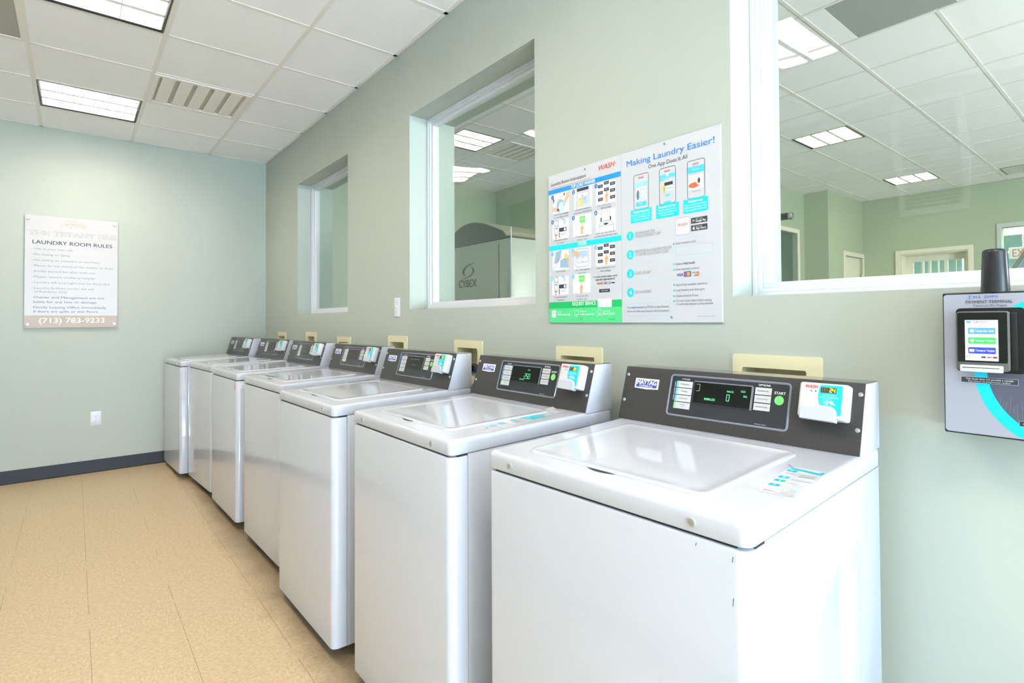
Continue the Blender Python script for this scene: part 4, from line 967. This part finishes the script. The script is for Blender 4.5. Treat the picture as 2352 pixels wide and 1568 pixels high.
# ================================================================ FITNESS ROOM BEYOND THE WALL
FX, FY = 4.0, 8.93
mb = MB(); mb.box((-7.2, WT, -0.1), (FX+0.15, FY+3.2, 0), CARPET); mb.build('floor', kind='structure', smooth=0)
def wallbox(name, lo, hi, m=GWALL):
    b_ = MB(); b_.box(lo, hi, m); return b_.build(name, kind='structure', smooth=0)
wallbox('wall_side', (-7.1, WT, 0), (-6.95, 3.52, GH)); wallbox('wall_return', (-7.1, 3.52, 0), (-3.95, 3.67, GH)); 
mb = MB(); cells_slab(mb, 'x', (3.67, 7.5), (0, GH), [(6.25, 0.0, 7.235, 2.652)], -4.1, -3.95, GWALL); mb.build('wall_inner', kind='structure', smooth=0)
wallbox('wall_step', (-4.1, 7.5, 0), (-3.58, 7.65, GH))
mb = MB(); cells_slab(mb, 'x', (7.65, FY), (0, GH), [(8.13, 0, 8.90, 2.34)], -3.73, -3.58, GWALL); mb.build('wall_corner', kind='structure', smooth=0)
DO = (-3.018, 0.0, -2.114, 2.35); WO = (-1.716, 0.9, 0.6, 2.63)
mb = MB(); cells_slab(mb, 'y', (-3.73, FX), (0, GH), [DO, WO], FY, FY+0.15, GWALL); mb.build('wall_far', kind='structure', smooth=0)
mb = MB(); cells_slab(mb, 'x', (WT, FY+3.2), (0, GH), [(2.0, 0.4, 5.2, 2.8)], FX, FX+0.15, GWALL); mb.build('wall_east', kind='structure', smooth=0)
r = struct_root('window_7'); mb = MB()  # unseen window, added to bring light into the fitness room
for y0, y1, z0, z1 in ((2.0,2.06,0.4,2.8),(5.14,5.2,0.4,2.8),(3.57,3.63,0.4,2.8),(2.06,5.14,0.4,0.46),(2.06,5.14,2.74,2.8)): mb.box((FX+0.03, y0, z0), (FX+0.08, y1, z1), VINYL)
mb.build('window_frame', r, smooth=0)
# ceiling of the fitness room
gl = [(-2.85, 4.645), (-2.83, 7.47), (-5.475, 1.60), (0.81, 4.67), (0.81, 1.62), (-0.40, 7.47)]
gholes = [(x+0.012, y+0.012, x+0.598, y+0.548) for x, y in gl]
gv = (-5.475, 2.24); gr = (-1.50, 2.19)
gholes += [(gv[0]+0.02, gv[1]+0.02, gv[0]+0.57, gv[1]+0.53), (gr[0]+0.014, gr[1]+0.014, gr[0]+0.596, gr[1]+0.596)]
mb = MB(); cells_slab(mb, 'z', (-7.1, FX), (WT, FY), gholes, GH+0.003, GH+0.02, TILE)
def gbar(x0, y0, x1, y1):
    segs = [(y0, y1)] if y1-y0 > x1-x0 else [(x0, x1)]
    along_y = y1-y0 > x1-x0; c = (x0+x1)/2 if along_y else (y0+y1)/2
    for hx0, hy0, hx1, hy1 in gholes:
        lo, hi, a_, b_ = (hx0, hx1, hy0, hy1) if along_y else (hy0, hy1, hx0, hx1)
        if not lo-0.02 < c < hi+0.02 or min(c-lo, hi-c) < 0.03: continue
        out = []
        for s0, s1 in segs:
            if b_ <= s0 or a_ >= s1: out.append((s0, s1)); continue
            if a_-0.012 > s0: out.append((s0, a_-0.012))
            if b_+0.012 < s1: out.append((b_+0.012, s1))
        segs = out
    for s0, s1 in segs:
        if along_y: mb.box((x0, s0, GH), (x1, s1, GH+0.003), TBAR)
        else: mb.box((s0, y0, GH), (s1, y1, GH+0.003), TBAR)
gx = [-2.235+k*T2 for k in range(-8, 11)]; gy = [2.80+k*T2 for k in range(-4, 11)]
for x in gx: gbar(x-0.012, WT, x+0.012, FY)
ge = [-7.1]+gx+[FX]
for y in gy:
    for x0, x1 in zip(ge, ge[1:]): gbar(x0+0.012, y-0.012, x1-0.012, y+0.012)
mb.build('ceiling', kind='structure', smooth=0)
GL = ['recessed ceiling light in the fitness room, larger of the two through the big window', 'recessed ceiling light in the fitness room, smaller and farther through the big window',
      'square ceiling light seen through the middle interior window', 'added unseen fitness room ceiling light by the east wall', 'added unseen fitness room ceiling light near the big window', 'added unseen fitness room ceiling light near the far wall']  # last three lamps are out of view, added to light the room
for (x, y), lb in zip(gl, GL): ceiling_light(x, y, GH, lb, 'fitness room ceiling lights', LAMPG, 0.61, 0.56)
t = thing('ceiling_vent', 'grey slatted ceiling vent seen through the middle interior window', 'vent', (gv[0]+0.295, gv[1]+0.275, GH))
mb = MB()
for lo, hi in (((-0.29,-0.27,-0.005),(-0.265,0.27,0.012)), ((0.265,-0.27,-0.005),(0.29,0.27,0.012)), ((-0.265,-0.27,-0.005),(0.265,-0.245,0.012)), ((-0.265,0.245,-0.005),(0.265,0.27,0.012))): mb.box(lo, hi, TBAR)
mb.build('frame', t, smooth=0)
mb = MB(); mb.box((-0.265, -0.245, 0.022), (0.265, 0.245, 0.026), GASK); mb.build('backing', t, smooth=0)
for k in range(5):
    mb = MB(); mb.box((-0.25, -0.235+k*0.096, 0.0), (0.25, -0.235+k*0.096+0.078, 0.006), TBAR); mb.build('slat', t, smooth=0)
t = thing('return_vent', 'grey perforated return panel in the ceiling at the top of the big window', 'vent', (gr[0]+0.305, gr[1]+0.305, GH))
mb = MB(); mb.box((-0.292, -0.292, 0.004), (0.292, 0.292, 0.009), mat('perforated_dark', (150, 152, 146), rough=0.6, noise=0.25, nscale=300)); mb.build('perforated_panel', t, smooth=0)
t = thing('return_vent', 'small dark grille in the fitness room ceiling near the far wall', 'vent', (-1.22, 8.28, GH))
mb = MB(); mb.box((-0.36, -0.24, -0.006), (0.36, 0.24, 0.0), mat('grille_olive', (134, 142, 124), rough=0.6)); mb.build('grille_panel', t, smooth=0)
mb = MB()
for k in range(8): mb.box((-0.34, -0.22+k*0.06, -0.009), (0.34, -0.2+k*0.06, -0.006), TBAR)
mb.build('blades', t, smooth=0)

# ---- doors and windows of the fitness room
def casing(m, axis, at, sgn, u0, u1, ztop_, w, dpt, mm):
    def b3(ua, ub, za, zb):
        if axis == 'x': m.box((min(at, at+sgn*dpt), ua, za), (max(at, at+sgn*dpt), ub, zb), mm, 0.004, 1)
        else: m.box((ua, min(at, at+sgn*dpt), za), (ub, max(at, at+sgn*dpt), zb), mm, 0.004, 1)
    b3(u0-w, u0, 0, ztop_+w); b3(u1, u1+w, 0, ztop_+w); b3(u0, u1, ztop_, ztop_+w)
# glazed opening on the inner wall
r = struct_root('window_5'); mb = MB(); casing(mb, 'x', -3.95, 1, 6.25, 7.235, 2.652, 0.068, 0.02, TRIMW); mb.build('window_frame', r, smooth=0)
mb = MB(); mb.box((-4.03, 6.25, 0), (-4.02, 7.235, 2.652), mat('dim_glass', (70, 96, 84), rough=0.05)); mb.build('glass', r, smooth=0)
mb = MB()
for z0, z1, s in ((1.0, 1.9, (150,166,160)),):
    for k in range(16): mb.box((-4.018, 6.30, z0+k*0.055), (-4.014, 7.2, z0+k*0.055+0.035), mat('blind_slat', s, 0.5))
mb.build('blind', r, smooth=0)
# six panel door on the corner wall
r = struct_root('door_1'); mb = MB(); casing(mb, 'x', -3.58, 1, 8.13, 8.90, 2.34, 0.07, 0.02, TRIMW); mb.build('door_frame', r, smooth=0)
mb = MB(); mb.box((-3.66, 8.135, 0.01), (-3.62, 8.895, 2.335), TRIMW)
for y0, y1 in ((8.20, 8.48), (8.55, 8.83)):
    for z0, z1 in ((0.2, 0.85), (1.0, 1.65), (1.80, 2.22)):
        def dl(d, n): return [(-3.62+n, y, z) for y, z in ((y0+d, z0+d), (y1-d, z0+d), (y1-d, z1-d), (y0+d, z1-d))]
        mb.loft([dl(0, 0.0005), dl(0.012, -0.012), dl(0.03, -0.012), dl(0.055, -0.002)], TRIMW, False, True)
mb.build('door_leaf', r, smooth=0)
mb = MB(); mb.cyl((-3.62, 8.86, 1.98), (-3.57, 8.86, 1.98), 0.012, STEEL, 12); mb.cyl((-3.575, 8.86, 1.90), (-3.575, 8.86, 2.06), 0.016, BRASS, 12); mb.build('door_handle', r)
# glazed double door in the far wall
r = struct_root('door_2'); mb = MB(); casing(mb, 'y', FY, -1, -3.018, -2.114, 2.35, 0.066, 0.03, TRIMW)
for lo, hi in (((-3.0175, FY+0.0005, 0), (-2.999, FY+0.22, 2.35)), ((-2.133, FY+0.0005, 0), (-2.1145, FY+0.22, 2.35)), ((-2.999, FY+0.0005, 2.331), (-2.133, FY+0.22, 2.3495))): mb.box(lo, hi, TRIMW)
mb.build('door_frame', r, smooth=0)
mb = MB(); yv = FY+0.18
ups = [(-2.999,-2.884),(-2.772,-2.739),(-2.676,-2.644),(-2.552,-2.535),(-2.463,-2.415),(-2.328,-2.308),(-2.207,-2.133)]
for x0, x1 in ups: mb.box((x0, yv, 0.02), (x1, yv+0.035, 2.23), TRIMW)
mb.box((-2.999, yv, 2.23), (-2.133, yv+0.035, 2.33), TRIMW); mb.box((-2.999, yv, 0.02), (-2.133, yv+0.035, 0.3), TRIMW)
mb.build('door_leaf', r, smooth=0)
mb = MB(); mb.box((-2.999, yv+0.015, 0.3), (-2.133, yv+0.019, 2.23), GLASS); mb.build('glass', r, smooth=0)
# wide opening at the right
r = struct_root('window_6'); mb = MB()
for lo, hi in (((-1.769, FY-0.02, 0.85), (-1.716, FY, 2.69)), ((0.6, FY-0.02, 0.85), (0.655, FY, 2.69)), ((-1.716, FY-0.02, 2.63), (0.6, FY, 2.69)), ((-1.716, FY-0.02, 0.85), (0.6, FY, 0.9))): mb.box(lo, hi, mat('grey_trim', (196, 202, 200), 0.4))
mb.build('window_frame', r, smooth=0)
mb = MB(); mb.box((-1.716, FY+0.06, 0.9), (0.6, FY+0.066, 2.63), GLASS); mb.build('glass', r, smooth=0)
# corridor behind
wallbox('wall_corridor', (-4.1, FY+3.05, 0), (FX, FY+3.2, GH), TEAL); wallbox('wall_corridor_end', (-4.1, FY+0.15, 0), (-3.95, FY+3.05, GH), TEAL)
wallbox('ceiling', (-3.95, FY+0.15, GH-0.1), (FX, FY+3.05, GH), TILE)
wallbox('trim_1', (-3.95, FY+2.0, 2.74), (FX, FY+2.2, GH-0.1), VINYL)
wallbox('trim_2', (-2.52, FY+1.55, 0), (-2.40, FY+1.67, GH-0.1), VINYL)
t = thing('ceiling_light', 'added unseen lamp brightening the corridor beyond the far wall', 'ceiling light', (-1.0, FY+1.1, GH-0.1))  # unseen lamp, added to brighten the corridor
mb = MB(); mb.box((-1.6, -0.3, -0.03), (1.6, 0.3, -0.001), mat('corridor_fill_lamp', (255,255,250), emit=(250,252,255), estr=16.0)); mb.build('diffuser', t, smooth=0)
mb = MB()
for y in (-0.31, 0.30): mb.box((-1.61, y, -0.035), (1.61, y+0.01, -0.001), VINYL)
mb.build('housing', t, smooth=0)
# exit sign
t = thing('exit_sign', 'white exit sign with red letters in the corridor beyond the fitness room', 'sign', (-1.78, FY+0.9, 2.32))
mb = MB(); mb.box((0, 0, -0.09), (0.34, 0.03, 0.09), VINYL, 0.006, 2)
a = Art(); a.text('EXIT', 170, 148, 118, (240,90,80), w=250, al='c', bold=.01); a.put(mb, (0, 0, 0.09), EX, EZ, -EY); mb.build('sign_panel', t, smooth=0)
mb = MB(); mb.cyl((-0.06, 0.015, 0.01), (0.0, 0.015, 0.01), 0.022, VINYL, 16); mb.cyl((0.17, 0.015, 0.09), (0.17, 0.015, GH-0.1-2.32), 0.008, VINYL, 10); mb.build('mount', t)

# ---- weight machine behind the middle window
t = thing('weight_machine', 'metal weight machine tower with arched dark top seen through the middle window', 'exercise machine', (-3.73, 0.72, 0))
mw, md = 0.815, 0.62
def arch(n=24):
    p = []
    for i in range(n+1):
        k = i/n; x = k*mw; z = 1.888+0.130*math.sin(PI*min(1, k*1.02)**0.80)-0.020*k*0+(-0.02 if k > .95 else 0)
        p.append((x, z))
    return p
mb = MB(); mb.box((0.0, 0.0, 0.0), (mw, md, 1.858), ALU, 0.004, 2)
a = Art(); DG = (78, 92, 80)      # printed mark, mm from the upper left of the front
def crescent(cx, cy, R, r_, dx, dy, a0, a1, flip=1):
    o = [(cx+R*math.cos(a0+(a1-a0)*i/20), cy+R*1.12*math.sin(a0+(a1-a0)*i/20)) for i in range(21)]
    q = [(cx+dx+r_*math.cos(a1+(a0-a1)*i/20), cy+dy+r_*1.12*math.sin(a1+(a0-a1)*i/20)) for i in range(21)]
    a.poly(o+q, DG, 1)
cx, cy = 290, 175; ky_ = 0.62
def smooth(p, n=4):
    out = []
    for k in range(len(p)):
        p0, p1, p2, p3 = p[k-1], p[k], p[(k+1) % len(p)], p[(k+2) % len(p)]
        sharp = k in SH or (k+1) % len(p) in SH
        for q in range(n):
            t_ = q/n
            if sharp: out.append((p1[0]+(p2[0]-p1[0])*t_, p1[1]+(p2[1]-p1[1])*t_)); continue
            out.append(tuple(0.5*(2*p1[c]+(p2[c]-p0[c])*t_+(2*p0[c]-5*p1[c]+4*p2[c]-p3[c])*t_*t_+(3*p1[c]-p0[c]-3*p2[c]+p3[c])*t_**3) for c in (0, 1)))
    return out
C1 = [(112,-62),(40,-58),(-30,-34),(-70,6),(-78,34),(-64,64),(-30,98),(-46,66),(-48,34),(-34,2),(4,-32),(60,-52)]; C2 = [(-104,120),(-20,112),(40,90),(78,52),(84,24),(66,-6),(34,-28),(56,6),(58,30),(44,62),(0,92),(-52,108)]
SH = (0, 6)
for Cc in (C1, C2): a.poly([(cx+x, cy+y*ky_) for x, y in smooth(Cc)], DG, 1)
a.text('CYBEX', 163, 311, 54, DG, w=238, bold=.05, shear=.12)
a.put(mb, (0, 0, 1.858), EX, EZ, -EY)
mb.build('shroud', t, smooth=40)
mb = MB(); ar = arch(); pf = [(0.0, 1.860)]+ar+[(mw, 1.860)]
mb.prism(pf, 'y', -0.01, md+0.01, MACH, 0.0); mb.build('arched_top', t, smooth=40)
mb = MB(); top = [(x, z+0.0) for x, z in ar[4:]]
mb.loft([[(x, y, z+dz) for (x, z) in [q]] for q in top for y, dz in ()], BRASS) if False else None
for (x0, z0), (x1, z1) in zip(ar, ar[1:]):
    mb.face([(x0, -0.014, z0+0.0015), (x1, -0.014, z1+0.0015), (x1, md+0.014, z1+0.0015), (x0, md+0.014, z0+0.0015)], BRASS, EZ)
    mb.face([(x0, -0.0142, z0+0.0015), (x1, -0.0142, z1+0.0015), (x1, -0.0142, z1-0.005), (x0, -0.0142, z0-0.005)], BRASS, -EY)
mb.build('top_edge', t, smooth=40)
mb = MB(); mb.box((0.676, -0.004, 0.2), (0.688, -0.0002, 1.826), STEEL); mb.build('seam_strip', t, smooth=0)
mb = MB(); mb.box((mw-0.006, -0.003, 0.05), (mw+0.003, 0.006, 1.93), VINYL); mb.build('corner_strip', t, smooth=0)
for x, z in ((0.665, 1.785), (0.70, 1.785), (0.665, 1.53), (0.70, 1.53), (0.75, 1.83), (0.27, 1.81)):
    mb = MB(); mb.lathe((x, -0.0005, z), (0,-1,0), [(0.006,0),(0.006,0.002),(0.003,0.004)], SCREWM, 12); mb.build('bolt', t)
# ---- chin-up station hidden between the windows, bar end showing
t = thing('chin_up_station', 'black padded bar end with chrome cap seen at the edge of the big window', 'exercise machine', (-1.55, 1.1, 0))
mb = MB(); mb.box((-0.04, -0.04, 0.01), (0.04, 0.04, 2.0), MACH, 0.004, 1); mb.build('post', t)
mb = MB(); mb.box((-0.3, -0.35, 0.0), (0.3, 0.35, 0.012), MACH, 0.003, 1); mb.build('base', t)
mb = MB(); mb.cyl((0.04, 0, 1.792), (0.335, 0, 1.792), 0.0165, RUBBER, 20); mb.build('grip_bar', t)
mb = MB(); mb.lathe((0.335, 0, 1.792), EX, [(0.0185,0),(0.0185,0.012),(0.016,0.016),(0.011,0.016),(0.010,0.013)], STEEL, 24); mb.build('end_cap', t)
# ---- treadmill with tilted console at the right
t = thing('treadmill', 'grey exercise machine with tilted console seen at the right edge of the big window', 'exercise machine', (-0.30, 2.0, 0), 0.0)
mb = MB(); mb.box((-0.15, -0.4, 0.02), (1.5, 0.4, 0.16), MACH, 0.02, 2); mb.build('deck', t)
for y in (-0.38, 0.38):
    mb = MB(); mb.prism([(-0.15, 0.16), (-0.05, 0.16), (0.02, 1.42), (-0.06, 1.42)], 'y', y-0.025, y+0.025, GREYP); mb.build('upright', t)
A0 = Vector((-0.243, 1.40)); dd = Vector((0.48, 0.877)); nn = Vector((0.877, -0.48))
def cq(a_, b_, n0, n1): return [tuple(A0+dd*a_+nn*n0), tuple(A0+dd*b_+nn*n0), tuple(A0+dd*b_+nn*n1), tuple(A0+dd*a_+nn*n1)]
mb = MB(); mb.prism(cq(0, 0.42, 0, 0.014), 'y', -0.40, 0.40, mat('console_grey', (150, 152, 142), 0.4), 0.003, 1)
mb.prism(cq(0.03, 0.39, 0.014, 0.06), 'y', -0.36, 0.36, MACH); mb.prism([(-0.16, 1.40), (-0.02, 1.40), (0.0, 1.47), (-0.13, 1.50)], 'y', -0.39, 0.39, MACH); mb.build('console', t)
mb = MB(); mb.prism(cq(0.01, 0.41, 0.0145, 0.2), 'y', -0.399, -0.385, mat('console_screen', (166, 188, 214), 0.2)); mb.build('screen', t)
# names: Blender's own suffixes mark repeats
bpy.context.view_layer.update()
